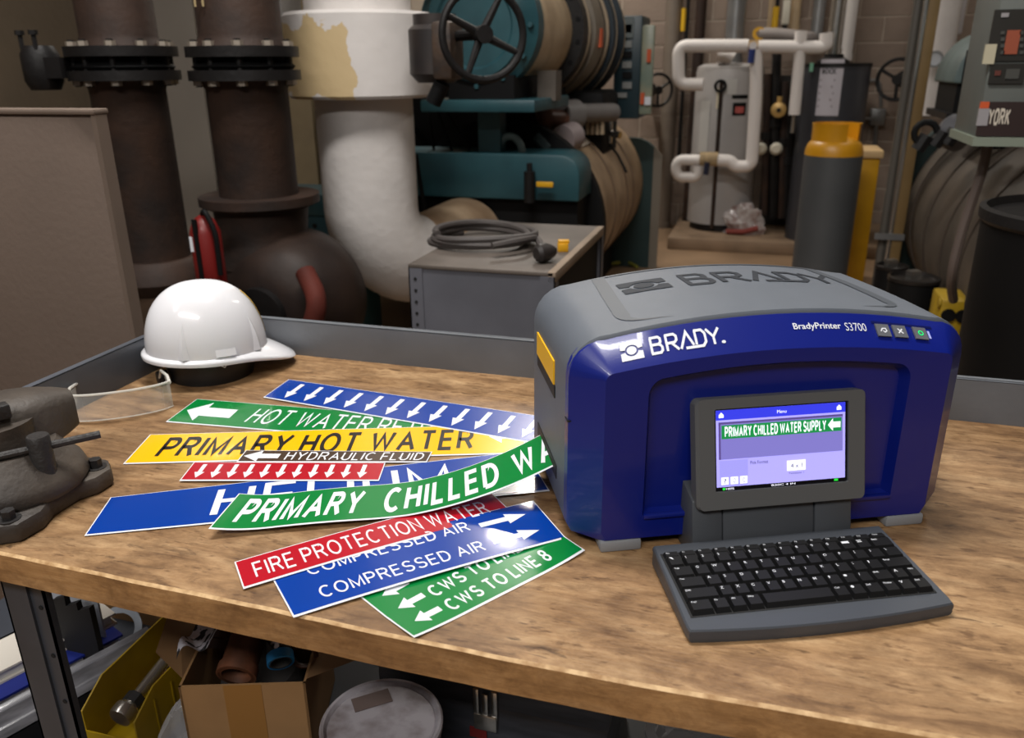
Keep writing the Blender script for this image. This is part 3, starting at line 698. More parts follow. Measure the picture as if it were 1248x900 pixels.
def rimp(u, v):
    """rim lip and brim: v 0 at shell, 1 outer edge, then under"""
    a = 2*PI*u; c, s_ = math.cos(a), math.sin(a); ax_ = .131 if c < 0 else .126
    ext = .010+.052*max(0, c)**4
    prof = [(0, .004), (.5, .002), (.95, -.002), (1.0, -.006), (.94, -.010), (.4, -.008), (-.25, -.006)]
    k = v*(len(prof)-1); i = min(int(k), len(prof)-2); t = k-i
    d = prof[i][0]*(1-t)+prof[i+1][0]*t; z = prof[i][1]*(1-t)+prof[i+1][1]*t
    x = (ax_+ext*d)*c; y = (.110+ext*d*.75)*s_
    dr = -.030*max(0, c)**4*max(0, d)
    return Vector((x, y, RZ+z-.05*x+dr))
b = MB(); b.grid(rimp, 72, 12, cu=True); b.build('brim', m_hat, hat, local=True, smooth=60)
# raised side ribs and accessory slot
for a, wd, hh in ((-2.05, .022, .085), (-.72, .030, .085)):
    b = MB(); vs = []
    for j in range(7):
        t = j/6
        for sgn, off in ((-1, 0), (0, .006*(1-t)), (1, 0)):
            p = hatp((a+sgn*wd/.12*(1-t)*.5)/(2*PI) % 1, .02+t*.36); n = Vector((p.x, p.y, 0)).normalized(); vs.append(p+n*(off+.0004))
    b.add(vs, [(j*3+k, j*3+k+1, (j+1)*3+k+1, (j+1)*3+k) for j in range(6) for k in range(2)]); b.build('rib', m_hat, hat, local=True)
b = MB(); vs = []
for j in range(2):
    for i in range(6):
        a = -1.55+.34*i/5; p = hatp((a/(2*PI)) % 1, .035+.065*j); n = Vector((p.x, p.y, 0)).normalized(); vs.append(p+n*(.0042 if j == 0 else .001))
b.add(vs, [(i, i+1, 6+i+1, 6+i) for i in range(5)]); b.build('accessory_slot', m_hat, hat, local=True)
b = MB(); vs = []
for j in range(9):
    for i in range(4): 
        p = hatp((-.12+.24*i/3)/(2*PI) % 1, .1+.5*j/8); vs.append(p+Vector((.0012, 0, 0)))
b.add(vs, [(j*4+i, j*4+i+1, (j+1)*4+i+1, (j+1)*4+i) for j in range(8) for i in range(3)]); b.build('front_sticker', mat('sticker_yellow', (214, 172, 50), .5), hat, local=True)
m_rub = mat('black_plastic', (18, 18, 20), .45)
b = MB(); b.lathe((0, 0, .0), (0, 0, 1), [(.080, .0), (.090, .0), (.098, .04), (.098, .068), (.090, .068), (.080, .0)], 36); b.build('head_band', m_rub, hat, local=True)
MB().cyl((-.116, -.03, .016), (-.096, -.026, .016), .016, n=18).build('adjuster_knob', m_rub, hat, local=True)
MB().tube([(.012, -.104, RZ-.006), (.012, -.108, RZ-.014), (.017, -.109, RZ-.017), (.021, -.107, RZ-.012), (.020, -.104, RZ-.005)], .0018, 8).build('chin_loop', m_hat, hat, local=True)

# ------------------------------------------------------------------ safety glasses
GO = PZ(150, 505, BH); GO.z = BH
gl = thing('safety_glasses', 'clear wraparound safety glasses between the vise and hard hat', 'glasses', GO, math.radians(38))
m_cl = clear_plastic('clear_lens', amount=.2); m_cf = clear_plastic('clear_frame', (226, 224, 216), .15, .5)
def lens(u, v, d=0):
    # u -1..1 across the face, wrapping back at the ends
    a = u*1.25; x = .082*math.sin(a)/math.sin(1.25)*1.0; y = -.052*math.cos(a)+.02
    return Vector((x*(1+d*12), y-d*0+d*(-1), .002+.047*v+.004*math.cos(a*1.5)))
b = MB()
b.grid(lambda u, v: lens(u*2-1, v), 28, 4); b.build('lens', m_cl, gl, local=True)
b = MB(); b.tube([lens(i/14*2-1, 1.0) for i in range(15)], .0022, 8); b.build('brow_bar', m_cf, gl, local=True)
b = MB(); b.tube([lens(i/14*2-1, 0.0) for i in range(15)], .0012, 6); b.build('lower_rim', m_cf, gl, local=True)
for sg in (-1, 1):
    b = MB(); e_ = lens(sg, .5)
    b.add([lens(sg, 0), lens(sg, 1), Vector((sg*.072, .055, .042)), Vector((sg*.074, .052, .016))], [(0, 1, 2, 3)]); b.build('side_shield', m_cl, gl, local=True)
    b = MB(); b.tube([lens(sg, .95), Vector((sg*.078, .035, .048)), Vector((sg*.066, .085, .042)), Vector((sg*.060, .110, .020))], [.003, .0028, .0026, .002], 8); b.build('temple_arm', m_cf, gl, local=True)

# ------------------------------------------------------------------ bench vise
m_iron = mat('cast_iron_brown', (80, 71, 62), .58, rgb2=(50, 44, 40), vscale=7, bump=.14, bscale=110)
m_irond = mat('dark_iron', (46, 43, 42), .5, rgb2=(30, 28, 28), vscale=14, bump=.2, bscale=150)
VC = Vector((-.955, .752, BH))
vz = thing('bench_vise', 'worn brown cast-iron bench vise bolted to the bench corner', 'vise', VC, 0)
b = MB()
pr = [(-.118, -.07), (-.088, -.105), (.068, -.105), (.098, -.085), (.100, -.050), (.088, -.022), (.088, .022), (.100, .045), (.100, .075), (.075, .097), (-.088, .097), (-.118, .065)]
b.prism(pr, (0, 0, 0), (1,0,0), (0,1,0), (0,0,.028)); base = b.build('base', m_iron, vz, bevel=.006, local=True)
for la in (38, -38, 142, 218):
    x, y = (.078 if abs(la) < 90 else -.088), (.070 if la in (38, 142) else -.078)
    bo = MB().lathe((x, y, .026), (0,0,1), [(0,0),(.014,0),(.014,.003),(.0,.003)], 16).lathe((x, y, .029), (0,0,1), [(0,0),(.0085,0),(.0085,.012),(0,.012)], 6).build('bolt', m_irond, base, local=True, smooth=30)
MB().lathe((0, 0, .026), (0,0,1), [(.0, 0), (.094, 0), (.098, .008), (.092, .024), (.076, .042), (.064, .060), (.0, .060)], 40).build('swivel', m_iron, vz, local=True, smooth=50)
b = MB(); b.lathe((-.02, 0, .06), (0,0,1), [(.066, 0), (.058, .03), (.06, .06), (0, .06)], 28); b.build('pedestal', m_iron, vz, local=True)
# body: beam with jaw, pointing to the right rear
Rv = Matrix.Rotation(math.radians(62), 3, 'Z')
def vl(x, y, z): return Rv@Vector((x, y, 0))+Vector((-.035, .0, z))
b = MB()
def vblock(b, x0, x1, w0, w1, z0, z1, n=20, top=.02):
    rs = []
    for i in range(n+1):
        t = i/n; x = x0+(x1-x0)*t; wd = w0+(w1-w0)*t; end = 1-.62*max(0, (t-.70)/.30)**2.6
        sec = [(-wd*end, z0+.01), (-wd*end, z1-top), (-wd*.72*end, z1-top*.25), (-wd*.3*end, z1), (wd*.3*end, z1), (wd*.72*end, z1-top*.25), (wd*end, z1-top), (wd*end, z0+.01), (wd*.6*end, z0), (-wd*.6*end, z0)]
        zm_ = (z0+z1)/2; rs.append([vl(x, y, zm_+(z-zm_)*(end*.6+.4)) for y, z in sec])
    loft(b, rs, cap0=True, cap1=True)
vblock(b, -.22, .118, .056, .050, .060, .145); b.build('body', m_iron, vz, local=True, smooth=45)
b = MB(); 
for k in (0, 1):
    pass
b.box(vl(-.10, -.050, .140), (.26, .020, .020), R=Rv); b.box(vl(-.12, .035, .142), (.20, .03, .024), R=Rv); b.build('slide_rail', m_irond, vz, local=True, bevel=.003)
b = MB(); b.box(vl(-.17, -.03, .160), (.05, .15, .05), R=Rv); b.build('jaw', m_iron, vz, local=True, bevel=.006)
lk = Vector((.070, -.005, 0))
b = MB(); b.lathe((lk.x, lk.y, .050), (0,0,1), [(0,0),(.019,0),(.016,.006),(.0145,.012),(.0145,.058),(.013,.061),(0,.061)], 20); lo_ = b.build('lock_post', m_irond, vz, local=True)
MB().tube([Vector((.050-.022, -.026-.025, .092)), Vector((.118, .050, .094))], .0055, 10).build('lock_handle', m_irond, vz, local=True)

# ------------------------------------------------------------------ things on the lower shelf
m_card = mat('cardboard', (148, 112, 72), .85, var=.12, vscale=14); m_card2 = mat('cardboard_tape', (140, 98, 46), .5)
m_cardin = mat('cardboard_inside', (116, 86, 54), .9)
z_ = .50
c0 = PZ(217, 838, z_); c1 = PZ(372, 833, z_); cx_ = (c1-c0); cx_.z = 0; cw = cx_.length; cx_.normalize(); cy_ = Vector((-cx_.y, cx_.x, 0)); cdp = .20
bxo = thing('cardboard_box', 'open cardboard box full of pipe fittings under the bench', 'box', (c0.x+cx_.x*cw/2, c0.y+.1, SHZ))
def wallb(p, q, th, z0, z1, name, m_):
    d = (q-p).normalized(); n = Vector((-d.y, d.x, 0)); b_ = MB(); b_.prism([(0, 0), ((q-p).length, 0), ((q-p).length, th), (0, th)], (p.x, p.y, z0), d, n, (0, 0, z1-z0)); return b_.build(name, m_, bxo, smooth=0)
F0, F1 = c0, c1; B0, B1 = c0+cy_*cdp, c1+cy_*cdp
wallb(F0, F1, .004, SHZ, z_, 'front_panel', m_card); wallb(B1, B0, .004, SHZ, z_, 'back_panel', m_card)
wallb(F1, B1, .004, SHZ, z_, 'side_panel', m_card); wallb(B0, F0, .004, SHZ, z_, 'side_panel', m_card)
wallb(F0+cx_*cw*.35-cy_*.0008, F0+cx_*cw*.65-cy_*.0008, .0008, SHZ, z_, 'packing_tape', m_card2)
MB().prism([(0,0),(cw,0),(cw,cdp),(0,cdp)], (F0.x, F0.y, SHZ+.001), cx_, cy_, (0,0,.003)).build('bottom_panel', m_cardin, bxo)
# right flap standing up and left flap folded out
b = MB(); b.add([F1+cy_*.01, B1, B1+Vector((0,0,.06))+cx_*.13, F1+cy_*.01+Vector((0,0,.045))+cx_*.11], [(0,1,2,3)]); b.build('flap', m_cardin, bxo, smooth=0)
b = MB(); b.add([F0+cy_*.02, B0, B0+Vector((0,0,.06))-cx_*.06, F0+cy_*.05+Vector((0,0,.03))-cx_*.05], [(0,1,2,3)]); b.build('flap', m_cardin, bxo, smooth=0)
m_copper = mat('brown_copper', (104, 62, 40), .5, rgb2=(68, 42, 30), vscale=20)
bx_c = (F0+F1)/2+cy_*cdp/2
def inbox(u, v, z): return F0+cx_*cw*u+cy_*cdp*v+Vector((0,0,z-z_))
def pipeth(name, label, cat, a, bb_, r, m_, ring=None, hollow=True, group=None):
    t = thing(name, label, cat, (a.x, a.y, min(a.z, bb_.z)), 0, group)
    d = (bb_-a); L_ = d.length
    MB().lathe(a, d, [(r*.82, 0), (r, 0), (r, L_), (r*.82, L_), (r*.8, L_*.7), (r*.8, L_*.3), (r*.82, 0)], 20).build('barrel', m_, t)
    MB().lathe(a, d, [(r*1.12, 0), (r*1.12, L_*.12), (r, L_*.13), (r*.9, 0), (r*1.12, 0)], 20).build('collar', ring or m_, t)
    return t
pipeth('pipe_fitting', 'rusty brown pipe elbow lying in the cardboard box', 'fitting', inbox(.42, .12, .498), inbox(.48, .75, .55), .030, m_copper)
pipeth('pipe_fitting', 'dark grey pipe with a blue collar in the cardboard box', 'fitting', inbox(.78, .16, .515), inbox(.60, .75, .57), .020, mat('pvc_dark', (60, 58, 56), .5), mat('collar_blue', (44, 128, 190), .4))
pipeth('pipe_fitting', 'brown pipe standing at the left of the cardboard box', 'fitting', inbox(.10, .55, .49), inbox(.22, .95, .60), .026, m_copper)
b = MB()
for k in range(3):
    cc = inbox(.93, .30+.16*k, .505+.006*k); b.tube([cc+cx_*.022*math.cos(a/14*2*PI)+Vector((0,0,1))*.022*math.sin(a/14*2*PI)+cy_*.003*k for a in range(14)], .004, 6, closed=True)
tag(b.build('wire_coil', m_copper), 'small coil of copper wire in the right of the cardboard box', 'wire')
# black and white patterned rag draped over the fittings
def rag(u, v):
    p = inbox(-.02+.92*u, .10+.6*v, .556)
    return p+Vector((0, 0, .075*math.exp(-((u-.55)/.28)**2)+.014*math.sin(13*u+5*v)+.010*math.sin(9*v+21*u)-.02*(1-u)))
m_rag = mat('rag_pattern', (196, 194, 204), .9, rgb2=(20, 20, 26), vscale=42, lo=.49, hi=.53, detail=2)
tag(MB().grid(rag, 40, 14).build('cloth_rag', m_rag), 'black and white patterned rag draped over the cardboard box', 'rag')
# filler at the bottom so that the box reads full
tag(MB().lathe(bx_c+Vector((0,0,SHZ-z_+.004)), (0,0,1), [(0,0),(.085,0),(.088,.03),(.080,.06),(.07,.10),(.062,.115),(0,.12)], 18).build('fabric_bundle', mat('dark_cloth', (38, 34, 34), .9, var=.4, vscale=20)), 'dark cloth bundle in the bottom of the cardboard box', 'cloth')

# pail with a grey lid
zl = .505; p0 = PZ(390, 890, zl); p1 = PZ(541, 890, zl); pr_ = (p1-p0).length/2; pc = PZ(465, 880, zl)
pail = thing('pail', 'small steel pail with a scuffed grey lid under the bench', 'pail', (pc.x, pc.y, SHZ))
m_lid = mat('lid_grey', (158, 154, 160), .55, rgb2=(108, 98, 98), vscale=22, lo=.45, hi=.72)
MB().lathe((pc.x, pc.y, SHZ), (0,0,1), [(0,0),(pr_*.94,0),(pr_*.96,.165),(0,.165)], 40).build('can', mat('pail_steel', (92, 86, 84), .45, metal=.4, var=.3), pail)
MB().lathe((pc.x, pc.y, zl-.012), (0,0,1), [(pr_*.97,0),(pr_,.003),(pr_,.011),(pr_*.97,.014),(pr_*.93,.013),(pr_*.885,.006),(pr_*.86,.008),(0,.010)], 48).build('lid', m_lid, pail)
q = Vector((pc.x-.035, pc.y+.038, zl-.0015)); MB().box(q, (.030, .060, .001), math.radians(-50)).build('lid_tape', mat('old_tape', (96, 82, 78), .8), pail)
# grey steel tool box
t0 = PZ(462, 812, .50); ty = t0.y+.02
tb = thing('toolbox', 'old dark grey steel toolbox with a chrome latch under the bench', 'toolbox', (-.33, ty+.1, SHZ))
m_tb = mat('toolbox_steel', (78, 80, 88), .4, metal=.3, rgb2=(58, 60, 66), vscale=9, stretch=(1, 1, 5))
x0_, x1_ = PY(462, 812, ty).x, PY(742, 870, ty).x
MB().bb((x0_, ty, SHZ), (x1_, ty+.19, .445)).build('tray_body', m_tb, tb, bevel=.004)
MB().prism([(0, .445), (0, .485), (.02, .505), (.17, .505), (.19, .485), (.19, .445)], (x0_-.001, ty-.001, 0), (0,1,0), (0,0,1), (x1_-x0_+.002, 0, 0)).build('lid', m_tb, tb)
lx = PY(593, 870, ty).x
la_ = MB().bb((lx-.020, ty-.010, .40), (lx+.020, ty-.001, .432)).build('latch', mat('chrome', (190, 186, 180), .25, metal=.9), tb, bevel=.002)
for dx in (-.016, 0, .016): MB().bb((lx+dx-.005, ty-.008, .425), (lx+dx+.005, ty-.002, .482-.008*(dx == 0))).build('latch_tab', MATS['chrome'], la_, bevel=.001)
MB().bb((lx-.03, ty-.003, .375), (lx+.0, ty-.0005, .395)).build('red_tag', mat('red_plate', (110, 30, 30), .5), tb)
# clear bag right of the toolbox
def crumple(c, rx, ry, rz, seed, n=18, m_=10, amp=.25):
    rnd = random.Random(seed); ph = [(rnd.uniform(1, 6), rnd.uniform(1, 6), rnd.uniform(0, 6)) for _ in range(6)]
    def fn(u, v):
        a = 2*PI*u; e = (v-.0)*PI/2; k = 1+amp*sum(math.sin(p_*a+q_*e*2+r_)/len(ph)*1.6 for p_, q_, r_ in ph)*math.cos(e)
        k *= 1-.15*math.sin(e)
        return Vector((c[0]+rx*math.cos(a)*math.cos(e)*k, c[1]+ry*math.sin(a)*math.cos(e)*k, c[2]+rz*math.sin(e)*k))
    b_ = MB(); b_.grid(fn, n, m_, cu=True); b_.add([fn(i/n, 0) for i in range(n)], [tuple(range(n))]); return b_
m_bag = clear_plastic('bag_film', (220, 220, 224), .12, .22)
p = PZ(850, 895, .45); tag(crumple((p.x, p.y+.06, SHZ), .09, .06, .15, 3).build('plastic_bag', m_bag, smooth=20), 'clear plastic bag to the right of the toolbox under the bench', 'bag')
p = PZ(208, 860, .44); tag(crumple((p.x+.005, p.y+.02, SHZ), .035, .07, .12, 5).build('plastic_bag', m_bag, smooth=20), 'clear crumpled plastic bag between the yellow bin and box', 'bag')
# yellow stacking bin with a shower fitting
zb_ = .45; q0 = PZ(94, 850, zb_); q1 = PZ(192, 757, zb_); q2 = PZ(146, 880, zb_)
yd = (q1-q0); yd.z = 0; yd.normalize(); xd = Vector((yd.y, -yd.x, 0)); bwid = abs((q2-q0).dot(xd)); bwid = .105; blen = .33
binr = thing('parts_bin', 'long yellow plastic parts bin under the bench', 'bin', (q0.x+xd.x*bwid/2, q0.y+.15, SHZ))
m_ybin = mat('bin_yellow', (166, 136, 12), .45, var=.25, vscale=12)
def binp(u, v, z): return Vector((q0.x, q0.y, 0))+xd*u+yd*v+Vector((0, 0, z))
def panel(pts, th, nm): 
    b_ = MB(); n_ = (pts[1]-pts[0]).cross(pts[2]-pts[0]).normalized()*th; k = len(pts)
    b_.add(pts+[p_+n_ for p_ in pts], [tuple(range(k))[::-1], tuple(range(k, 2*k))]+[(i, (i+1) % k, k+(i+1) % k, k+i) for i in range(k)]); return b_.build(nm, m_ybin, binr, smooth=0)
for u in (0, bwid):
    w_ = panel([binp(u, 0, SHZ), binp(u, blen, SHZ), binp(u, blen, zb_), binp(u, .055, zb_), binp(u, .0, zb_-.03)], .003, 'side_wall')
    for k in range(6): MB().box(binp(u+(.0035 if u else -.0015), .05+.045*k, SHZ+.06), (.003, .003, .07), R=Matrix((xd, yd, Vector((0,0,1)))).transposed()).build('rib', m_ybin, w_)
panel([binp(0, 0, SHZ), binp(bwid, 0, SHZ), binp(bwid, 0, SHZ+.05), binp(0, 0, SHZ+.05)], .003, 'front_lip'); panel([binp(0, blen, SHZ), binp(bwid, blen, SHZ), binp(bwid, blen, zb_), binp(0, blen, zb_)], .003, 'back_wall')
panel([binp(0, 0, SHZ+.002), binp(bwid, 0, SHZ+.002), binp(bwid, blen, SHZ+.002), binp(0, blen, SHZ+.002)], .003, 'floor_panel')
wh = thing('shower_fitting', 'chrome tube with grey nut and chrome end lying in the yellow bin', 'fitting', binp(.05, .12, SHZ))
a_ = binp(.050, .055, .395); b2_ = binp(.056, .235, .43); m_chr = MATS['chrome']; m_nut = mat('nut_grey', (118, 116, 116), .4, metal=.6)
MB().cyl(a_, b2_, .0105, n=18).build('tube', m_chr, wh); dd = (b2_-a_).normalized()
MB().lathe(a_-dd*.028, dd, [(0,0),(.020,0),(.022,.006),(.022,.02),(.016,.028),(0,.028)], 24).build('chrome_cap', m_chr, wh)
MB().lathe(a_, dd, [(0,0),(.0175,0),(.0175,.018),(.013,.02),(0,.02)], 8).build('nut', mat('nut_black', (40, 40, 42), .4), wh)
MB().lathe(b2_-dd*.012, dd, [(0,0),(.021,0),(.022,.03),(.018,.045),(0,.045)], 10).build('nut', m_nut, wh)
for k, (u, v) in enumerate(((.03, .17), (.082, .14), (.085, .21), (.03, .27))):
    c_ = binp(u, v, SHZ+.025+.006*k); t = thing('brass_fitting', ['small copper elbow under the chrome tube in the yellow bin', 'small copper tee near the right wall of the yellow bin', 'brass nut beside the grey nut in the yellow bin', 'brass bushing at the back of the yellow bin'][k], 'fitting', (c_.x, c_.y, SHZ))
    MB().lathe(c_-Vector((0,0,.018)), (0.3*(-1)**k, .4, 1), [(.012,0),(.016,0),(.016,.03),(.012,.03),(.012,0)], 12).build('ring', m_copper, t); MB().cyl(c_, c_+Vector((.02*(-1)**k, .01, .012)), .011, n=12).build('spigot', m_copper, t)
# binders and sleeves left of the bin, lying on the shelf and leaning
sp = [((190, 192, 196), .022, 'white ring binder nearest the bench leg', 'binder'), ((22, 34, 96), .02, 'navy blue binder lying on the lower shelf', 'binder'), ((206, 200, 190), .022, 'cream binder under the navy one', 'binder'), ((20, 30, 84), .028, 'thick dark blue binder in the middle of the stack', 'binder')]
zz = SHZ
D1 = PZ(0, 806, .46); D2 = PZ(128, 742, .46); dv_ = (D2-D1); dv_.z = 0; dv_.normalize(); ang = math.atan2(dv_.y, dv_.x)
def shelfbox(px_, py_, z0, z1, L_, W_, name, label, cat, m_, extra=True):
    c_ = PZ(px_, py_, z1); t = thing(name, label, cat, (c_.x, c_.y, z0), ang)
    MB().bb((-L_/2, -W_/2, 0), (L_/2, W_/2, (z1-z0)*.16)).bb((-L_/2, -W_/2, (z1-z0)*.84), (L_/2, W_/2, z1-z0)).bb((-L_/2, W_/2-.006, 0), (L_/2, W_/2, z1-z0)).build('cover', m_, t, local=True)
    MB().bb((-L_/2+.008, -W_/2+.006, (z1-z0)*.16), (L_/2-.008, W_/2-.006, (z1-z0)*.84)).build('pages', mat('paper', (206, 204, 200), .8), t, local=True)
shelfbox(26, 838, SHZ, .372, .34, .10, 'binder', 'thick dark binder at the bottom of the stack behind the leg', 'binder', mat('binder_black', (16, 16, 20), .5))
shelfbox(24, 818, .372, .402, .34, .10, 'binder', 'navy blue binder lying in the middle of the stack behind the leg', 'binder', mat('binder_navy', (20, 34, 110), .45))
shelfbox(16, 790, .402, .428, .34, .10, 'binder', 'cream binder on top of the stack behind the leg', 'binder', mat('binder_cream', (196, 190, 180), .6))
c_ = PZ(86, 816, .425); t = thing('document_sleeve', 'clear grey plastic document sleeve with a blue edge beside the yellow bin', 'sleeve', (c_.x, c_.y, SHZ), ang)
MB().grid(lambda u, v: Vector(((u-.5)*.30, (v-.5)*.075, .060+.030*math.sin(PI*v)+.004*math.sin(22*v))), 6, 14).build('film', mat('sleeve_film', (112, 112, 118), .3, coat=.2, var=.45, vscale=18, stretch=(1, 9, 1)), t, local=True, smooth=60)
MB().bb((-.15, .034, .052), (.15, .041, .064)).build('blue_edge', mat('binder_navy', (20, 34, 110), .45), t, local=True); MB().bb((-.15, -.037, 0), (.15, .037, .055)).build('black_base', MATS['binder_black'], t, local=True)
# standing sheets, white ring gasket behind
c_ = PZ(96, 742, .46); tag(MB().prism([(-.06, SHZ), (.05, SHZ), (.05, .55), (-.03, .56), (-.06, .53)], (c_.x, c_.y, 0), (1, 0, 0), (0, 0, 1), (0, .004, 0)).build('paper_sheet', mat('paper_blue', (172, 178, 190), .8)), 'pale blue-white sheets standing behind the binders under the bench', 'paper')
c2_ = PZ(84, 775, .46); tag(MB().prism([(-.045, SHZ), (.04, SHZ), (.04, .515), (.012, .503), (.012, .52), (-.014, .508), (-.014, .53), (-.045, .515)], (c2_.x, c2_.y+.02, 0), (1, 0, 0), (0, 0, 1), (0, .012, 0)).build('stepped_card', mat('black_card', (14, 13, 15), .7)), 'black stepped card standing in front of the pale sheets', 'card')
gc = PZ(146, 766, .375); tag(MB().lathe((gc.x, gc.y, .375), (.35, -.75, .55), [(.030, 0), (.044, 0), (.044, .003), (.030, .003), (.030, 0)], 40).build('ring_gasket', mat('gasket_white', (176, 184, 196), .6)), 'pale ring gasket behind the yellow bin', 'gasket')
tag(MB().bb((gc.x-.16, gc.y+.07, SHZ), (gc.x+.10, gc.y+.08, .60)).build('cardboard_sheet', m_card), 'brown cardboard sheet standing behind the yellow bin', 'cardboard')

# ------------------------------------------------------------------ machinery behind the bench
m_rust = mat('rusty_pipe', (58, 41, 32), .65, spec=.3, rgb2=(38, 30, 27), vscale=6, bump=.2, bscale=40)
m_blk = mat('black_paint', (27, 25, 25), .5, spec=.3, var=.3, vscale=10, bump=.15, bscale=50)
m_teal = mat('teal_enamel', (44, 86, 94), .42, rgb2=(34, 68, 76), vscale=4, bump=.05, bscale=30)
m_tealg = mat('grey_teal_enamel', (96, 112, 110), .5, rgb2=(78, 92, 92), vscale=5)
m_tan = mat('tan_jacket', (172, 146, 116), .5, rgb2=(136, 112, 86), vscale=5, bump=.1, bscale=20)
m_bolt = mat('bolt_steel', (168, 156, 142), .4, metal=.5)
m_wpipe = mat('white_insulation', (214, 208, 204), .65, var=.08, vscale=6, bump=.25, bscale=26)
m_cream = mat('cream_paint', (178, 160, 128), .6, var=.15, vscale=5)
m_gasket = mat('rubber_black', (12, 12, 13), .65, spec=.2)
m_chrome = MATS['chrome']

# beige cabinet standing at the left end of the bench
pa, pb = PY(118, 140, 1.45), PY(165, 415, 1.45); cxr = (pa.x+pb.x)/2; ctop = pa.z
cab = thing('partition_panel', 'tall beige partition panel standing left of the bench', 'panel', (cxr-.6, 1.47, 0))
m_cab = mat('beige_cabinet', (104, 89, 79), .75, var=.10, vscale=3, bump=.08, bscale=60)
MB().bb((cxr-1.3, 1.45, 0), (cxr, 1.475, ctop)).build('sheet', m_cab, cab, bevel=.006)
MB().bb((cxr-1.31, 1.44, ctop), (cxr+.004, 1.485, ctop+.012)).build('top_cap', mat('cabinet_top', (112, 97, 86), .75, var=.1), cab, bevel=.004)
MB().bb((cxr-.010, 1.446, .0), (cxr+.002, 1.479, ctop)).build('edge_strip', mat('cabinet_top', (112, 97, 86), .75), cab)

def flanged(name, label, pc_, Y, r, fr_, side, low):
    c = PY(pc_, 30, Y); z1, z2 = PY(pc_, 57, Y).z, PY(pc_, 98, Y).z
    t = thing(name, label, 'pipe', (c.x, Y, 0), 0)
    MB().lathe((c.x, Y, z1), (0,0,1), [(0, 0), (r*1.12, 0), (r*1.04, .02), (r, .035), (r, CEIL-z1-.02), (0, CEIL-z1-.02)], 32).build('riser', m_rust, t)
    th = .034
    up_ = MB().lathe((c.x, Y, z1-th), (0,0,1), [(0,0),(fr_,0),(fr_,th),(0,th)], 40).build('flange', m_blk, t)
    lo = MB().lathe((c.x, Y, z2), (0,0,1), [(0,0),(fr_,0),(fr_,th),(0,th)], 40).build('flange', m_blk, t)
    MB().lathe((c.x, Y, z2+th), (0,0,1), [(0,0),(fr_*.86,0),(fr_*.92,.012),(fr_*.80,.03),(fr_*.86,(z1-z2-2*th)-.01),(fr_*.84,(z1-z2-2*th)),(0,z1-z2-2*th)], 40).build('valve_body', m_gasket, t)
    n = 10
    for k in range(n):
        a = 2*PI*(k+.3)/n; x, y = c.x+fr_*.84*math.cos(a), Y+fr_*.84*math.sin(a)
        MB().cyl((x, y, z2-.02), (x, y, z1+.022), .011, n=8).build('stud_bolt', m_blk, t)
        for zz_ in (z1, z2-.016): MB().cyl((x, y, zz_), (x, y, zz_+.016), .019, n=6).build('nut', m_bolt, t)
    MB().lathe((c.x, Y, low), (0,0,1), [(0, 0), (r, 0), (r, z2-low-.03), (r*1.1, z2-low), (0, z2-low)], 32).build('lower_pipe', m_rust, t)
    return t, c, z1, z2
t1, c1_, z1, z2 = flanged('flanged_pipe', 'dark rusty vertical pipe with black bolted valve flanges, above the beige partition', 143, 2.62, .132, .192, -1, .62)
gx = c1_.x-.255; ga = MB().lathe((gx, 2.50, z2-.03), (0,0,1), [(0,0),(.05,0),(.065,.03),(.065,.12),(.05,.15),(0,.15)], 20).bb((gx, 2.46, z2+.01), (gx+.12, 2.54, z2+.08)).build('gear_box', m_blk, t1)
for dx in (-.03, .03): MB().cyl((gx+dx, 2.46, z2+.10), (gx+dx, 2.46, z2+.165), .008, n=8).cyl((gx+dx, 2.46, z2+.155), (gx+dx, 2.46, z2+.17), .016, n=6).build('adjust_screw', m_blk, t1)
MB().lathe((c1_.x, 2.62, .62), (0,0,1), [(0,0),(.16,0),(.19,.05),(.17,.11),(.15,.13),(0,.13)], 28).build('pipe_collar', m_rust, t1)
# elbow from pipe one sweeping to the right
MB().tube(bend([(c1_.x, 2.62, .62), (c1_.x, 2.62, .25), (c1_.x+.34, 2.62, .25)], .30, 10), .165, 24).build('elbow', mat('brown_insulation', (84, 64, 46), .7, rgb2=(58, 44, 34), vscale=4, bump=.2, bscale=18), t1)
t2, c2_, z1b, z2b = flanged('flanged_pipe', 'dark rusty vertical pipe with black bolted flanges, beside the white pipe', 292, 2.62, .140, .190, 1, .98)
vs2, fs2 = strokes([[(0,0),(0,.05),(.03,.05),(.03,0)], [(0,-.08),(0,-.05),(.03,-.05),(.03,-.08)]], .008)
MB().add([Vector((c2_.x-.06+x, 2.62-.146, z1b+.2+y)) for x, y in vs2], fs2).build('chalk_mark', mat('chalk', (170, 150, 110), .9), t2)
pm = thing('pump_casing', 'big dark brown cast pump casing behind the hard hat', 'pump', (c2_.x+.02, 2.55, 0))
MB().lathe((c2_.x, 2.62, .98), (0,0,-1), [(.0,-.03),(.215,-.03),(.215,.0),(.17,.02),(.16,.12),(.19,.22),(0,.25)], 36).build('inlet_neck', m_rust, pm)
MB().lathe((c2_.x+.10, 2.40, .62), (0,1,0), [(0,0),(.12,0),(.20,.04),(.255,.12),(.27,.22),(.255,.32),(.18,.40),(0,.42)], 36).build('volute', mat('pump_brown', (48, 36, 30), .5, rgb2=(32, 26, 25), vscale=5, spec=.2, bump=.2, bscale=14), pm)
MB().lathe((c2_.x+.10, 2.37, .62), (0,1,0), [(0,0),(.10,0),(.10,.05),(0,.05)], 30).build('bearing_cap', m_blk, pm)
MB().bb((c2_.x-.15, 2.45, 0), (c2_.x+.35, 2.78, .40)).build('pedestal', m_blk, pm, bevel=.02)
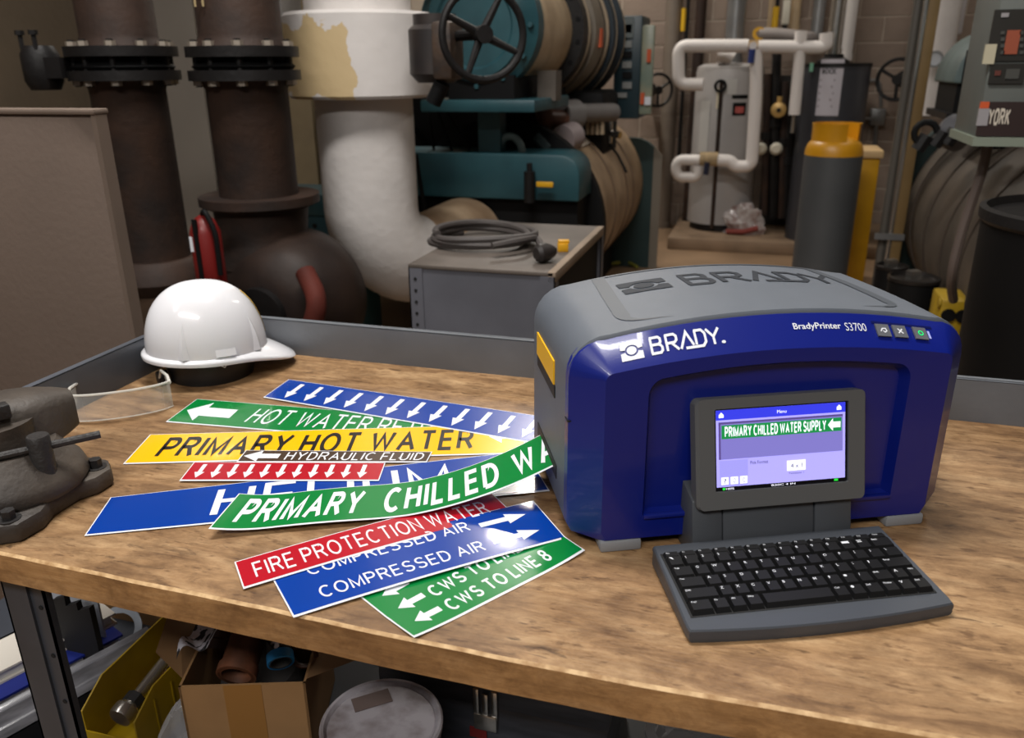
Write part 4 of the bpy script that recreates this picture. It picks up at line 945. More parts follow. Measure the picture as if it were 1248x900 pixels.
rp = PY(352, 345, 2.35); MB().tube(bend([(c2_.x+.28, 2.42, .78), (c2_.x+.36, 2.36, .70), (c2_.x+.30, 2.36, .55)], .06), .035, 12).build('red_pipe', mat('red_oxide', (92, 42, 34), .7, spec=.2, var=.4), pm)
# red extinguisher between the pipes
e0 = PY(237, 300, 2.30); e1 = PY(268, 300, 2.30); er = (e1.x-e0.x)/2; exx = (e0.x+e1.x)/2; ez0 = PY(252, 338, 2.30).z; ez1 = PY(252, 272, 2.30).z
fx = thing('fire_extinguisher', 'red cylinder with a black strap between the rusty pipes behind the hard hat', 'extinguisher', (exx, 2.30, ez0-.05))
MB().lathe((exx, 2.30, ez0-.05), (0,0,1), [(0,0),(er*.95,0),(er,.01),(er,ez1-ez0+.02),(er*.7,ez1-ez0+.06),(er*.3,ez1-ez0+.075),(0,ez1-ez0+.08)], 28).build('cylinder', mat('extinguisher_red', (112, 20, 18), .45, coat=.1), fx)
MB().bb((exx-.006, 2.30-er-.004, ez0-.04), (exx+.010, 2.30-er+.004, ez1+.02)).build('strap', m_gasket, fx)
MB().bb((exx-er*.60, 2.30-er*.93, ez1-.09), (exx-er*.35, 2.30-er*.80, ez1-.04)).build('tag_label', m_white, fx)
MB().bb((exx-er*1.1, 2.27, 0), (exx+er*1.1, 2.36, ez0-.05)).build('stand', m_blk, fx)
MB().tube(bend([(exx, 2.30, ez1+.03), (exx+er*.6, 2.27, ez1+.05), (exx+er*1.25, 2.27, ez1-.02), (exx+er*1.2, 2.27, ez0+.02)], .04), .009, 8).build('hose', m_gasket, fx)

# beige column, grey duct and teal boxes left of the white pipe
q0_, q1_ = PY(353, 100, 4.3), PY(386, 100, 4.3)
tag(MB().bb((q0_.x, 4.22, 0), (q1_.x, 4.38, CEIL)).build('support_column', m_cream, bevel=.008), 'cream square column behind the white insulated pipe', 'column')
q0_, q1_ = PY(333, 20, 3.3), PY(357, 20, 3.3); zz0 = PY(345, 44, 3.3).z
tag(MB().bb((q0_.x, 3.22, zz0), (q1_.x, 3.38, CEIL-.01)).build('wall_duct', mat('duct_grey', (150, 146, 142), .5, var=.1), bevel=.006), 'grey square duct coming down left of the white pipe', 'duct')
q0_, q1_ = PY(356, 280, 3.5), PY(402, 280, 3.5); zt, zm_, zb2 = PY(370, 236, 3.5).z, PY(370, 262, 3.5).z, PY(370, 300, 3.5).z
jb = thing('junction_box', 'dark teal steel box between the pump and white pipe', 'box', (q0_.x, 3.5, 0))
MB().bb((q0_.x-.15, 3.5, 0), (q1_.x+.1, 3.8, zm_)).build('lower_box', m_teal, jb, bevel=.01); MB().bb((q0_.x-.17, 3.48, zm_), (q1_.x+.1, 3.82, zt)).build('upper_box', m_teal, jb, bevel=.01)
for k in range(3): MB().cyl((q0_.x+.03+.05*k, 3.492, zm_-.05), (q0_.x+.03+.05*k, 3.505, zm_-.05), .012, n=6).build('bolt', m_blk, jb)
cp = PY(216, 60, 3.75)
tag(MB().bb((cp.x-.10, 3.7, 0), (cp.x+.16, 3.85, CEIL)).build('concrete_pier', mat('pier_grey', (150, 142, 132), .7, var=.12, vscale=2)), 'pale grey concrete pier between the two rusty pipes', 'pier')
tag(MB().tube([PY(186, 0, 4.2)+Vector((0,0,2.0)), PY(186, 0, 4.2), PY(197, 55, 4.2), PY(197, 55, 4.2)-Vector((0,0,1.6))], .03, 12).build('conduit', m_chrome), 'bright metal conduit right of the left rusty pipe', 'conduit')

# ------------------------------------------------------------------ the white insulated pipe
Yp = 3.22
xl_, xr_ = PY(388, 150, Yp).x, PY(505, 150, Yp).x; pr0 = (xr_-xl_)/2*.91; pxc = (xl_+xr_)/2
bl_, br_ = PY(353, 60, Yp).x, PY(529, 60, Yp).x; pr1 = (br_-bl_)/2*.92; bxc = (bl_+br_)/2
zb0, zb1 = PY(440, 121, Yp-.2).z, PY(440, 12, Yp-.2).z
wp = thing('insulated_pipe', 'large white insulated pipe with a thick jacketed valve section and bottom elbow', 'pipe', (pxc, Yp, 0))
m_jack = mat('white_jacket', (214, 208, 204), .65, var=.06, vscale=6, bump=.2, bscale=22)
# unpainted tan patch on the jacket: a worn area with its own outline
nt = m_jack.node_tree; N = nt.nodes; L = nt.links; bs = N['Principled BSDF']; oldc = bs.inputs['Base Color'].links[0].from_socket
tc = N.new('ShaderNodeTexCoord'); sp_ = N.new('ShaderNodeSeparateXYZ'); L.new(tc.outputs['Object'], sp_.inputs[0])
nz = N.new('ShaderNodeTexNoise'); nz.inputs['Scale'].default_value = 5; nz.inputs['Detail'].default_value = 5; L.new(tc.outputs['Object'], nz.inputs['Vector'])
def mth(op, a, b_): 
    n_ = N.new('ShaderNodeMath'); n_.operation = op
    for i, q_ in enumerate((a, b_)):
        if isinstance(q_, (int, float)): n_.inputs[i].default_value = q_
        else: L.new(q_, n_.inputs[i])
    return n_.outputs[0]
off = mth('MULTIPLY', mth('SUBTRACT', nz.outputs['Fac'], .5), .30)
xx_ = mth('ADD', sp_.outputs[0], off); zz_ = mth('ADD', sp_.outputs[2], off)
zc_ = (zb0+zb1)/2
inm = mth('MULTIPLY', mth('LESS_THAN', xx_, (bxc-pxc)+.13), mth('LESS_THAN', mth('ABSOLUTE', mth('SUBTRACT', zz_, zc_-.02), 0), (zb1-zb0)*.42))
mx = N.new('ShaderNodeMix'); mx.data_type = 'RGBA'; L.new(inm, mx.inputs[0]); L.new(oldc, mx.inputs[6]); mx.inputs[7].default_value = srgb((198, 174, 132))+(1,); L.new(mx.outputs[2], bs.inputs['Base Color'])
MB().lathe((bxc, Yp, zb0), (0,0,1), [(0,.0),(pr1*.97,0),(pr1,.012),(pr1,zb1-zb0-.012),(pr1*.97,zb1-zb0),(0,zb1-zb0)], 48).build('valve_jacket', m_jack, wp)
MB().lathe((pxc, Yp, zb1), (0,0,1), [(0,0),(pr0*1.05,0),(pr0*1.05,CEIL-zb1-.01),(0,CEIL-zb1-.01)], 40).build('upper_pipe', m_wpipe, wp)
bz_ = PY(478, 381, Yp).z; Rb = .27; DX, DY = .45, .893
xe = pxc+Rb
path = [(pxc, Yp, zb0), (pxc, Yp, bz_+pr0+Rb)]
for i in range(1, 13):
    a = PI-(PI/2)*i/12; path.append((pxc+DX*(Rb+Rb*math.cos(a)), Yp+DY*(Rb+Rb*math.cos(a)), bz_+pr0+Rb-Rb*math.sin(a)))
MB().tube(path, pr0, 36).build('elbow', m_wpipe, wp)
tt = path[-1]
# tan length that turns back to the chiller
p2_ = bend([tt, (tt[0]+.07*DX, tt[1]+.07*DY, tt[2]), (tt[0]+.03, 3.72, tt[2]), (tt[0]+.03, 3.98, tt[2])], .12)
MB().tube(p2_, pr0*1.02, 36).build('tan_elbow', mat('tan_insulation', (176, 152, 124), .65, rgb2=(140, 114, 88), vscale=4, bump=.2, bscale=14), wp)
# gear operator and hand wheel on the valve jacket
wc = PY(589, 42, 2.86); gh = thing('valve_operator', 'dark gear operator with a four-spoke black hand wheel on the white pipe', 'valve', (wc.x-.15, 2.95, 1.3))
g0, g1 = PY(508, 70, 2.98), PY(562, 70, 2.98); gcx = (g0.x+g1.x)/2; gw = (g1.x-g0.x); gz0, gz1 = PY(535, 118, 2.98).z, PY(535, 20, 2.98).z
MB().lathe((gcx-.02, 3.0, gz0+.05), (0,0,1), [(0,0),(gw*.40,0),(gw*.56,.03),(gw*.56,(gz1-gz0)*.66),(gw*.45,(gz1-gz0)*.72),(gw*.45,(gz1-gz0)*.85),(0,(gz1-gz0)*.85)], 24).build('gear_case', mat('gear_brown', (52, 44, 40), .5, rgb2=(36, 32, 32), vscale=8), gh)
MB().bb((gcx+.01, 2.88, gz0+.06), (gcx+gw*.5, 3.02, gz1-.02)).build('worm_housing', mat('gear_rust', (74, 56, 42), .6, rgb2=(44, 36, 32), vscale=14, bump=.3, bscale=30), gh, bevel=.015)
MB().tube([(gcx, 3.0, wc.z), (wc.x, wc.y, wc.z)], .018, 10).build('shaft', m_blk, gh)
MB().cyl((gcx-.01, 2.93, gz0-.02), (gcx+.03, 2.93, gz0+.05), .03, n=12).build('drain_plug', m_gasket, gh)
nrm = Vector((.62, -.78, 0)).normalized(); e1_ = Vector((nrm.y, -nrm.x, 0)).normalized()*-1; e2_ = Vector((0, 0, 1)); Rw = .148
MB().tube([wc+e1_*Rw*math.cos(a/40*2*PI)+e2_*Rw*math.sin(a/40*2*PI) for a in range(40)], .0135, 10, closed=True).build('wheel_rim', m_blk, gh)
for a in (62, 155, 245, 335):
    a = math.radians(a); MB().tube([wc-nrm*.02, wc+e1_*Rw*math.cos(a)+e2_*Rw*math.sin(a)], [.016, .010], 8).build('spoke', m_blk, gh)
MB().cyl(wc-nrm*.035, wc+nrm*.02, .03, n=16).build('hub', m_blk, gh)

# ------------------------------------------------------------------ centre chiller
ch = thing('chiller', 'teal water chiller with motor, tan shell and control panel in the middle of the room', 'chiller', (-1.2, 4.2, 0))
Ym = 3.85
mc = PY(578, 40, Ym); mr_ = abs(PY(651, 40, Ym).x-mc.x); MZ = mc.z+.03; MX = mc.x
def ylathe(x, z, y0, prof, n=40): return MB().lathe((x, y0, z), (0, 1, 0), prof, n)
mot = ylathe(MX, MZ, Ym, [(0,0),(mr_*.62,0),(mr_*.66,-.012),(mr_*.80,-.012),(mr_*.86,.02),(mr_*.98,.05),(mr_*1.02,.06),(mr_*1.02,.16),(0,.16)]).build('motor_end', m_teal, ch)
for k in range(12):
    a = 2*PI*k/12; MB().cyl((MX+mr_*.92*math.cos(a), Ym+.01, MZ+mr_*.92*math.sin(a)), (MX+mr_*.92*math.cos(a), Ym+.04, MZ+mr_*.92*math.sin(a)), .012, n=6).build('cover_bolt', m_teal, mot)
ylathe(MX, MZ, Ym+.16, [(mr_*.96,0),(mr_*1.0,0),(mr_*1.0,.62),(mr_*.96,.62)]).build('motor_jacket', mat('pale_jacket', (206, 184, 152), .42, rgb2=(176, 152, 122), vscale=5), ch)
ylathe(MX, MZ, Ym+.78, [(0,0),(mr_*1.22,0),(mr_*1.22,.12),(mr_*1.1,.14),(mr_*1.1,.22),(0,.22)]).build('compressor_flange', m_blk, ch)
ylathe(MX, MZ, Ym+1.00, [(0,0),(mr_*1.28,.02),(mr_*1.34,.10),(mr_*1.28,.30),(mr_*1.12,.34),(0,.34)]).build('volute_casing', mat('grey_casing', (128, 118, 104), .5, var=.2), ch)
ylathe(MX, MZ, Ym+1.36, [(0,0),(mr_*1.42,0),(mr_*1.46,.04),(mr_*1.46,.06),(mr_*1.3,.08),(mr_*1.3,.30),(mr_*1.46,.32),(mr_*1.46,.36),(0,.36)]).build('suction_casing', mat('navy_casing', (30, 44, 54), .45), ch)
for k, (yy0, rr0) in enumerate(((Ym+.92, 1.24), (Ym+1.30, 1.36), (Ym+1.40, 1.47), (Ym+1.70, 1.47))):
    ylathe(MX, MZ, yy0, [(mr_*(rr0-.06),0),(mr_*rr0,0),(mr_*rr0,.016),(mr_*(rr0-.06),.016)]).build('casing_ring', mat('ring_tan', (160, 142, 118), .45), ch)
for k in range(10):
    a = -PI/2+PI*k/9; MB().cyl((MX+mr_*1.12*math.cos(a), Ym+.775, MZ+mr_*1.12*math.sin(a)), (MX+mr_*1.12*math.cos(a), Ym+.80, MZ+mr_*1.12*math.sin(a)), .014, n=6).build('flange_bolt', m_gasket, ch)
MB().bb((MX+mr_*1.27, Ym+1.08, MZ-.08), (MX+mr_*1.345, Ym+1.14, MZ+.02)).build('orange_tag', mat('tag_orange', (200, 84, 40), .6), ch)
# platform and post under the motor
f0, f1 = PY(517, 124, Ym), PY(655, 126, Ym)
MB().bb((f0.x, Ym-.05, f0.z-.045), (f1.x, Ym+.65, f0.z+.01)).build('motor_base', m_teal, ch, bevel=.006)
MB().bb((f0.x+.12, Ym+.02, f0.z+.01), (f1.x-.12, Ym+.5, MZ-mr_*.75)).build('motor_cradle', m_gasket, ch)
k0, k1 = PY(579, 150, Ym+.05), PY(604, 150, Ym+.05); wt_ = PY(600, 186, 3.95).z
MB().bb((k0.x-.02, 4.0, wt_-.10), (k1.x-.01, 4.1, f0.z-.04)).build('base_post', m_teal, ch)
MB().bb((PY(660, 100, 4.2).x, 4.12, PY(660,122,4.2).z), (PY(682, 100, 4.2).x, 4.24, PY(660,86,4.2).z)).build('motor_bracket', mat('bracket_grey', (92, 84, 76), .5, var=.2), ch)
# water box and shell
Yw = 3.95
wx0, wx1 = PY(470, 200, Yw).x, PY(706, 220, Yw).x; wz1 = PY(600, 187, Yw).z; wz0 = PY(690, 246, Yw).z
MB().prism([(wx0, wz0), (wx1, wz0)]+arc((wx1-.10, wz1-.10), .10, 0, PI/2, 6)+[(wx0, wz1)], (0, Yw, 0), (1,0,0), (0,0,1), (0, .30, 0)).build('water_box', m_teal, ch, bevel=.012)
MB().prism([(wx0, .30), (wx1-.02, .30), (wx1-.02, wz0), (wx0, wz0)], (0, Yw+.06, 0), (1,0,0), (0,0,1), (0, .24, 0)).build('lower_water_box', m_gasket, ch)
lug = PY(622, 186, Yw+.1); lg = MB(); lg.tube([(lug.x+.062*math.cos(PI*i/12), Yw+.1, lug.z-.005+.085*math.sin(PI*i/12)) for i in range(13)], .020, 10); lg.build('lifting_lug', m_tealg, ch)
drn = PY(645, 222, Yw-.04); dr_ = MB().cyl((drn.x, Yw-.035, drn.z-.10), (drn.x, Yw-.035, drn.z+.05), .028, n=14).cyl((drn.x, Yw-.035, drn.z+.05), (drn.x, Yw-.035, drn.z+.09), .014, n=10).build('drain_valve', m_blk, ch)
dh = PY(664, 225, Yw-.05); MB().box((dh.x, Yw-.05, dh.z), (.085, .012, .026)).build('yellow_handle', mat('handle_yellow', (214, 160, 20), .5), ch, bevel=.004)
sA = PY(720, 240, 4.3); SXc = (wx0+wx1)/2+.02; shr = (wx1-SXc)*1.06
zs = .62
ylathe(SXc, zs, 4.26, [(0,0),(shr*1.08,0),(shr*1.08,.07),(0,.07)], 48).build('tube_sheet', m_gasket, ch)
ylathe(SXc, zs, 4.33, [(0,0),(shr*.98,0),(shr*.98,1.75),(0,1.75)], 48).build('shell', m_tan, ch)
for yy0 in (4.9, 5.35, 5.6): ylathe(SXc, zs, yy0, [(shr*.97,0),(shr*.993,0),(shr*.993,.02),(shr*.97,.02)], 48).build('strap_band', mat('band_brown', (104, 84, 66), .5), ch)
ex0, ex1 = SXc-shr*1.1, PY(803, 250, 6.1).x; ezt = PY(795, 168, 6.1).z
MB().prism([(ex0, 0), (ex1, 0), (ex1, ezt-.2)]+arc((ex1-.2, ezt-.2), .2, 0, PI/2, 6)+[(ex0, ezt)], (0, 6.06, 0), (1,0,0), (0,0,1), (0, .06, 0)).build('end_plate', mat('dark_teal', (34, 56, 56), .5), ch)
MB().prism([(ex1-.05, 0), (ex1+.012, 0), (ex1+.012, ezt-.12), (ex1-.05, ezt-.05)], (0, 6.05, 0), (1,0,0), (0,0,1), (0, .012, 0)).build('plate_edge', mat('edge_grey', (120, 112, 100), .5), ch)
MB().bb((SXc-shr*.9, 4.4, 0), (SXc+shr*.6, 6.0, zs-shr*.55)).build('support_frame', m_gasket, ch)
pt = PY(672, 190, 4.6); MB().grid(lambda u, v: Vector((SXc+shr*.995*math.cos(math.radians(62-14*u)), 4.52+.42*v, zs+shr*.995*math.sin(math.radians(62-14*u))+.002)), 4, 2).build('paper_label', mat('label_paper', (190, 178, 164), .7), ch)
vp = Vector((SXc+shr*.70, 5.2, zs+shr*.70)); MB().tube([vp, vp+Vector((.05, -.02, .06)), vp+Vector((.12, -.05, .05))], .022, 8).cyl(vp+Vector((.05,-.02,.0)), vp+Vector((.05,-.02,.14)), .016, n=8).build('relief_valve', m_chrome, ch)
MB().tube([vp+Vector((.02, 0, .02)), vp+Vector((.10, .02, -.08)), vp+Vector((.16, .0, -.18))], .008, 6).build('valve_chain', m_gasket, ch)
# piping between motor and shell
zp_ = PY(760, 136, 4.8); MB().tube([PY(700, 138, 4.7), PY(748, 137, 5.0)], .052, 14).build('oil_pipe', mat('pipe_grey', (110, 106, 104), .5, var=.2), ch)
MB().cyl(PY(683, 142, 4.6), PY(702, 140, 4.7), .085, n=20).build('filter_drum', mat('pipe_grey', (110, 106, 104), .5), ch)
MB().tube(bend([PY(662, 128, 4.5), PY(664, 145, 4.5), PY(690, 145, 4.6)], .05), .05, 12).build('copper_pipe', mat('copper_dark', (110, 72, 56), .45, var=.3), ch)
MB().cyl(PY(686, 170, 4.45), PY(699, 165, 4.55), .075, n=20).build('filter_drum', mat('drum_pale', (140, 128, 128), .5), ch)
MB().tube(bend([PY(655, 165, 4.3), PY(668, 178, 4.3), PY(690, 188, 4.35)], .1), .05, 10).build('hose', mat('hose_teal', (60, 74, 74), .6), ch)
MB().bb((PY(655, 90, 5.2).x, 5.0, .9), (PY(745, 90, 5.2).x, 5.5, 1.30)).build('sump', m_gasket, ch, bevel=.04)
for k in range(4): MB().tube([PY(716+k*6, 148, 4.9), PY(716+k*6, 164, 4.9)], .012, 6).build('stub_pipe', mat('ring_tan', (160, 142, 118), .45), ch)
# dark shell and block, added to keep the gap behind the chiller dark
ylathe(SXc-1.05, .75, 4.6, [(0,0),(.52,0),(.52,1.5),(0,1.5)], 40).build('dark_filler_shell', m_gasket, ch)
MB().bb((SXc-1.0, 4.7, 1.0), (SXc+.2, 4.9, 1.42)).build('dark_filler_block', m_gasket, ch)
for k in range(3): MB().tube([PY(512+k*9, 130, 3.9)+Vector((0,.1,0)), PY(520+k*22, 185, 3.95)+Vector((0,.1,0))], .008, 6).build('cable', m_gasket, ch)
MB().tube(bend([PY(507, 188, 3.62), PY(514, 235, 3.62), PY(527, 300, 3.62)], .2), .010, 8).build('cable', m_gasket, ch)
# control panel of the chiller
cpx0, cpx1 = PY(748, 80, 5.6), PY(781, 80, 5.6); cz0, cz1 = PY(765, 145, 5.6).z, PY(765, 19, 5.6).z
cpn = MB().bb((cpx0.x, 5.6, cz0), (cpx1.x, 5.95, cz1)).build('control_panel', mat('panel_teal', (30, 52, 60), .4), ch, bevel=.01)
def pnl(px0, py0, px1, py1, m_, nm, Yq=5.594): 
    a, b_ = PY(px0, py0, Yq), PY(px1, py1, Yq); return MB().bb((a.x, Yq-.012, b_.z), (b_.x, Yq+.004, a.z)).build(nm, m_, cpn)
m_dsp = mat('display_grey', (104, 112, 112), .4); m_gau = mat('gauge_face', (132, 134, 132), .4)
pnl(750, 22, 772, 46, m_dsp, 'display'); pnl(756, 30, 770, 40, m_gau, 'display_lines')
for k in range(5): pnl(759, 50+k*12.5, 770, 58+k*12.5, m_gau if k % 2 == 0 else m_gasket, 'gauge')
pnl(750, 113, 764, 119, m_gau, 'name_plate')
spx = PY(799, 80, 5.7); MB().bb((cpx1.x+.002, 5.58, cz0+.03), (spx.x, 5.62, cz1-.06)).build('side_box', mat('panel_pale', (120, 134, 122), .35, rgb2=(150, 150, 128), vscale=9), ch, bevel=.01)
for (a, b_, c, d, col_) in ((781, 113, 785, 127, 'tag_orange'), (786, 118, 793, 128, 'label_white'), (789, 60, 793, 76, 'tag_orange')): pnl(a, b_, c, d, MATS[col_], 'tag', 5.57)
# black valve wheel behind the panel
def wheel(name, label, c, R_, nrm_, spokes, m_, tube_r=.012, stem=.12):
    t = thing(name, label, 'valve wheel', c, 0); nrm_ = Vector(nrm_).normalized(); a1 = nrm_.cross(Vector((0,0,1))).normalized(); a2 = a1.cross(nrm_)
    MB().tube([c+a1*R_*math.cos(a/32*2*PI)+a2*R_*math.sin(a/32*2*PI) for a in range(32)], tube_r, 8, closed=True).build('rim', m_, t)
    for k in range(spokes): 
        a = 2*PI*k/spokes+.5; MB().tube([c, c+a1*R_*math.cos(a)+a2*R_*math.sin(a)], tube_r*.9, 6).build('spoke', m_, t)
    MB().cyl(c-nrm_*stem, c+nrm_*.02, R_*.26, n=14).build('hub', m_, t); MB().cyl(c-nrm_*stem*3.2, c-nrm_*stem, R_*.42, n=14).build('valve_bonnet', m_, t)
    q_ = c-nrm_*stem*2.6; MB().cyl(q_, (q_.x, WY, q_.z), R_*.3, n=12).build('wall_pipe', m_, t)
    return t
wheel('hand_wheel', 'small black valve wheel right of the chiller control panel', PY(802, 110, 7.0), .125, (.55, -.8, 0), 3, m_blk)

# ------------------------------------------------------------------ grey steel table with the power cord
TZ = BH
ta, tb_, tc2, td = PZ(497, 322, TZ), PZ(672, 332, TZ), PZ(735, 278, TZ), PZ(598, 268, TZ)
X0, X1, Y0, Y1 = ta.x, (tb_.x+tc2.x)/2, ta.y, (tc2.y+td.y)/2
tbl = thing('steel_table', 'grey sheet-steel table with perforated corner post behind the bench', 'table', ((X0+X1)/2, (Y0+Y1)/2, 0))
m_tbl = mat('table_grey', (98, 99, 107), .5, rgb2=(84, 85, 92), vscale=4); m_ttop = mat('table_top_dusty', (100, 91, 84), .6, rgb2=(80, 73, 67), vscale=6)
MB().bb((X0, Y0, TZ-.012), (X1, Y1, TZ)).build('top', m_ttop, tbl, bevel=.002)
MB().bb((X1-.018, Y0, TZ-.03), (X1+.006, Y1, TZ+.001)).build('top_edge', mat('dusty_edge', (140, 122, 104), .7, var=.2), tbl, bevel=.002)
MB().bb((X0+.045, Y0+.004, .12), (X1-.035, Y0+.010, TZ-.012)).build('front_panel', m_tbl, tbl)
for (lx_, ly_) in ((X0, Y0), (X1-.04, Y0), (X0, Y1-.04), (X1-.04, Y1-.04)):
    lg_ = MB().bb((lx_, ly_, 0), (lx_+.045, ly_+.004, TZ-.012)).bb((lx_ if lx_ == X0 else lx_+.041, ly_, 0), ((lx_ if lx_ == X0 else lx_+.041)+.004, ly_+.045, TZ-.012)).build('leg', m_tbl, tbl)
    if lx_ == X0 and ly_ == Y0:
        for k in range(9): MB().cyl((X0+.022, Y0-.0015, TZ-.045-.0365*k), (X0+.022, Y0+.001, TZ-.045-.0365*k), .0052, n=10).build('post_hole', mat('hole_black', (8, 8, 9), .9), lg_)
MB().bb((X0, Y0+.02, .1), (X1, Y1, .12)).build('lower_deck', m_tbl, tbl)
MB().bb((X1-.012, Y0+.05, .12), (X1-.008, Y1-.05, TZ-.03)).build('side_shade_sheet', m_gasket, tbl)  # black sheet standing in for the shade inside the open side
MB().bb((X0+.006, Y0+.03, .12), (X0+.012, Y1-.03, TZ-.012)).build('side_panel', m_tbl, tbl)
# coiled cord
cdh = thing('power_cord', 'thick dark grey power cord coiled on the steel table', 'cord', (X0+.25, Y0+.4, TZ))
cc = PZ(590, 297, TZ); pts = []
for i in range(150):
    a = 2*PI*i/46+2.4; k = i/150; rx = .155+.02*math.sin(3*k*6)+.01*math.cos(a*1.7); ry = .155+.018*math.cos(5*k*4)
    pts.append((cc.x-.01+rx*math.cos(a)+.01*math.sin(i*.11), cc.y+ry*math.sin(a), TZ+.013+.034*k+.004*math.sin(a*1.5)))
e_ = Vector(pts[-1]); pg = PZ(668, 318, TZ+.02); 
MB().tube(pts, .0115, 8).build('cable', mat('cord_grey', (72, 66, 64), .6, var=.2), cdh)
kk0 = PZ(655, 290, TZ+.03); MB().tube(bend([PZ(600, 300, TZ+.04), PZ(640, 292, TZ+.05), kk0, PZ(664, 312, TZ+.02)], .05), .0115, 8).build('cable', MATS['cord_grey'], cdh)
pgc = PZ(668, 312, TZ+.02)
MB().lathe((pgc.x-.03, pgc.y-.03, TZ+.031), (.6, .75, 0), [(0,0),(.018,0),(.028,.01),(.030,.035),(.022,.055),(.014,.07),(0,.07)], 16).build('plug', mat('plug_dark', (44, 38, 36), .5, var=.3), cdh)
yc = PZ(686, 302, TZ+.012); yb_ = thing('yellow_connector', 'small yellow plastic connector next to the cord on the steel table', 'connector', (yc.x, yc.y, TZ))
MB().box((yc.x, yc.y, TZ+.014), (.034, .030, .028), .3).build('housing', mat('connector_yellow', (206, 150, 16), .45), yb_, bevel=.003); MB().box((yc.x+.002, yc.y+.002, TZ+.032), (.036, .022, .010), .3).build('clip', MATS['connector_yellow'], yb_, bevel=.002)
# yellow-green rope scraps on the floor
rc_ = PZ(745, 323, .01); tag(MB().tube([rc_+Vector((-.15+.06*i, .08*math.sin(i*1.9), .012+.01*(i % 2))) for i in range(7)], .014, 6).build('hose_scrap', mat('green_hose', (118, 116, 40), .6)), 'short yellow-green hose on the floor behind the steel table', 'hose')

# ------------------------------------------------------------------ water heaters and pipes on the back wall
pad_f = PZ(840, 292, .09)
pad = MB().bb((PY(814, 280, pad_f.y).x, pad_f.y, 0), (PY(975, 290, pad_f.y).x+1.0, WY-.05, .10)).build('equipment_pad', mat('pad_concrete', (142, 118, 94), .7, var=.25, vscale=5), bevel=.012)
tag(pad, 'low concrete pad under the water heaters', 'pad')
Yt = 7.35
a0_, a1_ = PY(845, 150, Yt), PY(926, 150, Yt); tr = (a1_.x-a0_.x)/2; tx = (a0_.x+a1_.x)/2; tz1 = PY(885, 78, Yt).z; tz0 = .16
hA = thing('water_heater', 'tall pale grey water heater on the concrete pad', 'water heater', (tx, Yt, .10))
m_tank = mat('tank_grey', (164, 160, 158), .45, var=.08, vscale=4)
MB().lathe((tx, Yt, tz0), (0,0,1), [(0,0),(tr,0),(tr,tz1-tz0-.06),(tr*.96,tz1-tz0-.02),(tr*.8,tz1-tz0),(0,tz1-tz0+.01)], 40).build('tank', m_tank, hA)
MB().lathe((tx, Yt, .10), (0,0,1), [(0,0),(tr*.9,0),(tr*.9,.06),(0,.06)], 32).build('base_ring', m_blk, hA)
def onfront(px_, py_, w_, h_, m_, nm, par, xc, yc_, r_):
    Yq = yc_-r_; p = PY(px_, py_, Yq); dx = p.x-xc; yf_ = yc_-math.sqrt(max(.001, r_*r_-dx*dx)); p = PY(px_, py_, yf_)
    a = math.asin(max(-1, min(1, (p.x-xc)/r_))); return MB().grid(lambda u, v: Vector((xc+(r_+.004)*math.sin(a+(u-.5)*w_/r_), yc_-(r_+.004)*math.cos(a+(u-.5)*w_/r_), p.z+(v-.5)*h_)), 6, 1).build(nm, m_, par)
onfront(902, 118, .13, .03, m_gasket, 'label_bar', hA, tx, Yt, tr); onfront(901, 133, .11, .10, m_gasket, 'warning_plate', hA, tx, Yt, tr); onfront(901, 134, .07, .05, mat('red_oval', (196, 96, 90), .5), 'warning_mark', hA, tx, Yt, tr)
onfront(891, 106, .09, .12, mat('pale_sticker', (184, 182, 178), .6), 'sticker', hA, tx, Yt, tr); onfront(858, 155, .10, .42, MATS['pale_sticker'], 'sticker', hA, tx, Yt, tr); onfront(877, 120, .05, .16, mat('tag_paper', (206, 196, 170), .7), 'hang_tag', hA, tx, Yt, tr)
rt_ = PY(872, 200, Yt-tr-.02); MB().tube([(rt_.x, Yt-tr-.03, PY(878, 100, Yt-tr).z), (rt_.x+.01, Yt-tr-.03, .14)], .016, 8).build('relief_pipe', m_rust, hA)
wheel_c = PY(878, 105, Yt-tr-.05); MB().tube([wheel_c+Vector((.04*math.cos(a/16*2*PI), 0, .04*math.sin(a/16*2*PI))) for a in range(16)], .012, 6, closed=True).build('gauge_ring', m_gasket, hA)
Yt2 = 7.05
a0_, a1_ = PY(971, 150, Yt2), PY(1053, 150, Yt2); tr2 = (a1_.x-a0_.x)/2; tx2 = (a0_.x+a1_.x)/2; t2z = PY(1010, 78, Yt2).z
hB = thing('water_heater', 'dark blue-grey water heater with a white label behind the gas cylinder', 'water heater', (tx2, Yt2, .10))
m_dtank = mat('tank_dark', (58, 59, 64), .4, var=.12, vscale=4)
MB().lathe((tx2, Yt2, .10), (0,0,1), [(0,0),(tr2,0),(tr2,t2z-.13),(tr2*1.02,t2z-.13),(tr2*1.02,t2z-.10),(tr2*.9,t2z-.10),(0,t2z-.095)], 44).build('tank', m_dtank, hB)
MB().lathe((tx2, Yt2, t2z-.02), (0,0,1), [(tr2*1.025,0),(tr2*1.025,.025),(0,.027)], 44).build('top_rim', m_blk, hB)
lb = onfront(1011, 107, .165, .40, mat('heater_label', (186, 182, 190), .6), 'label', hB, tx2, Yt2, tr2)
lp0 = PY(1003, 88, Yt2-tr2*.98)
vs2, fs2, _ = text2d('BOCK', .03); yl_ = Yt2-tr2-.01
a_c = math.asin((PY(1011, 88, Yt2-tr2).x-tx2)/tr2)
def cylpt(xc, yc_, r_, a, z): return Vector((xc+r_*math.sin(a), yc_-r_*math.cos(a), z))
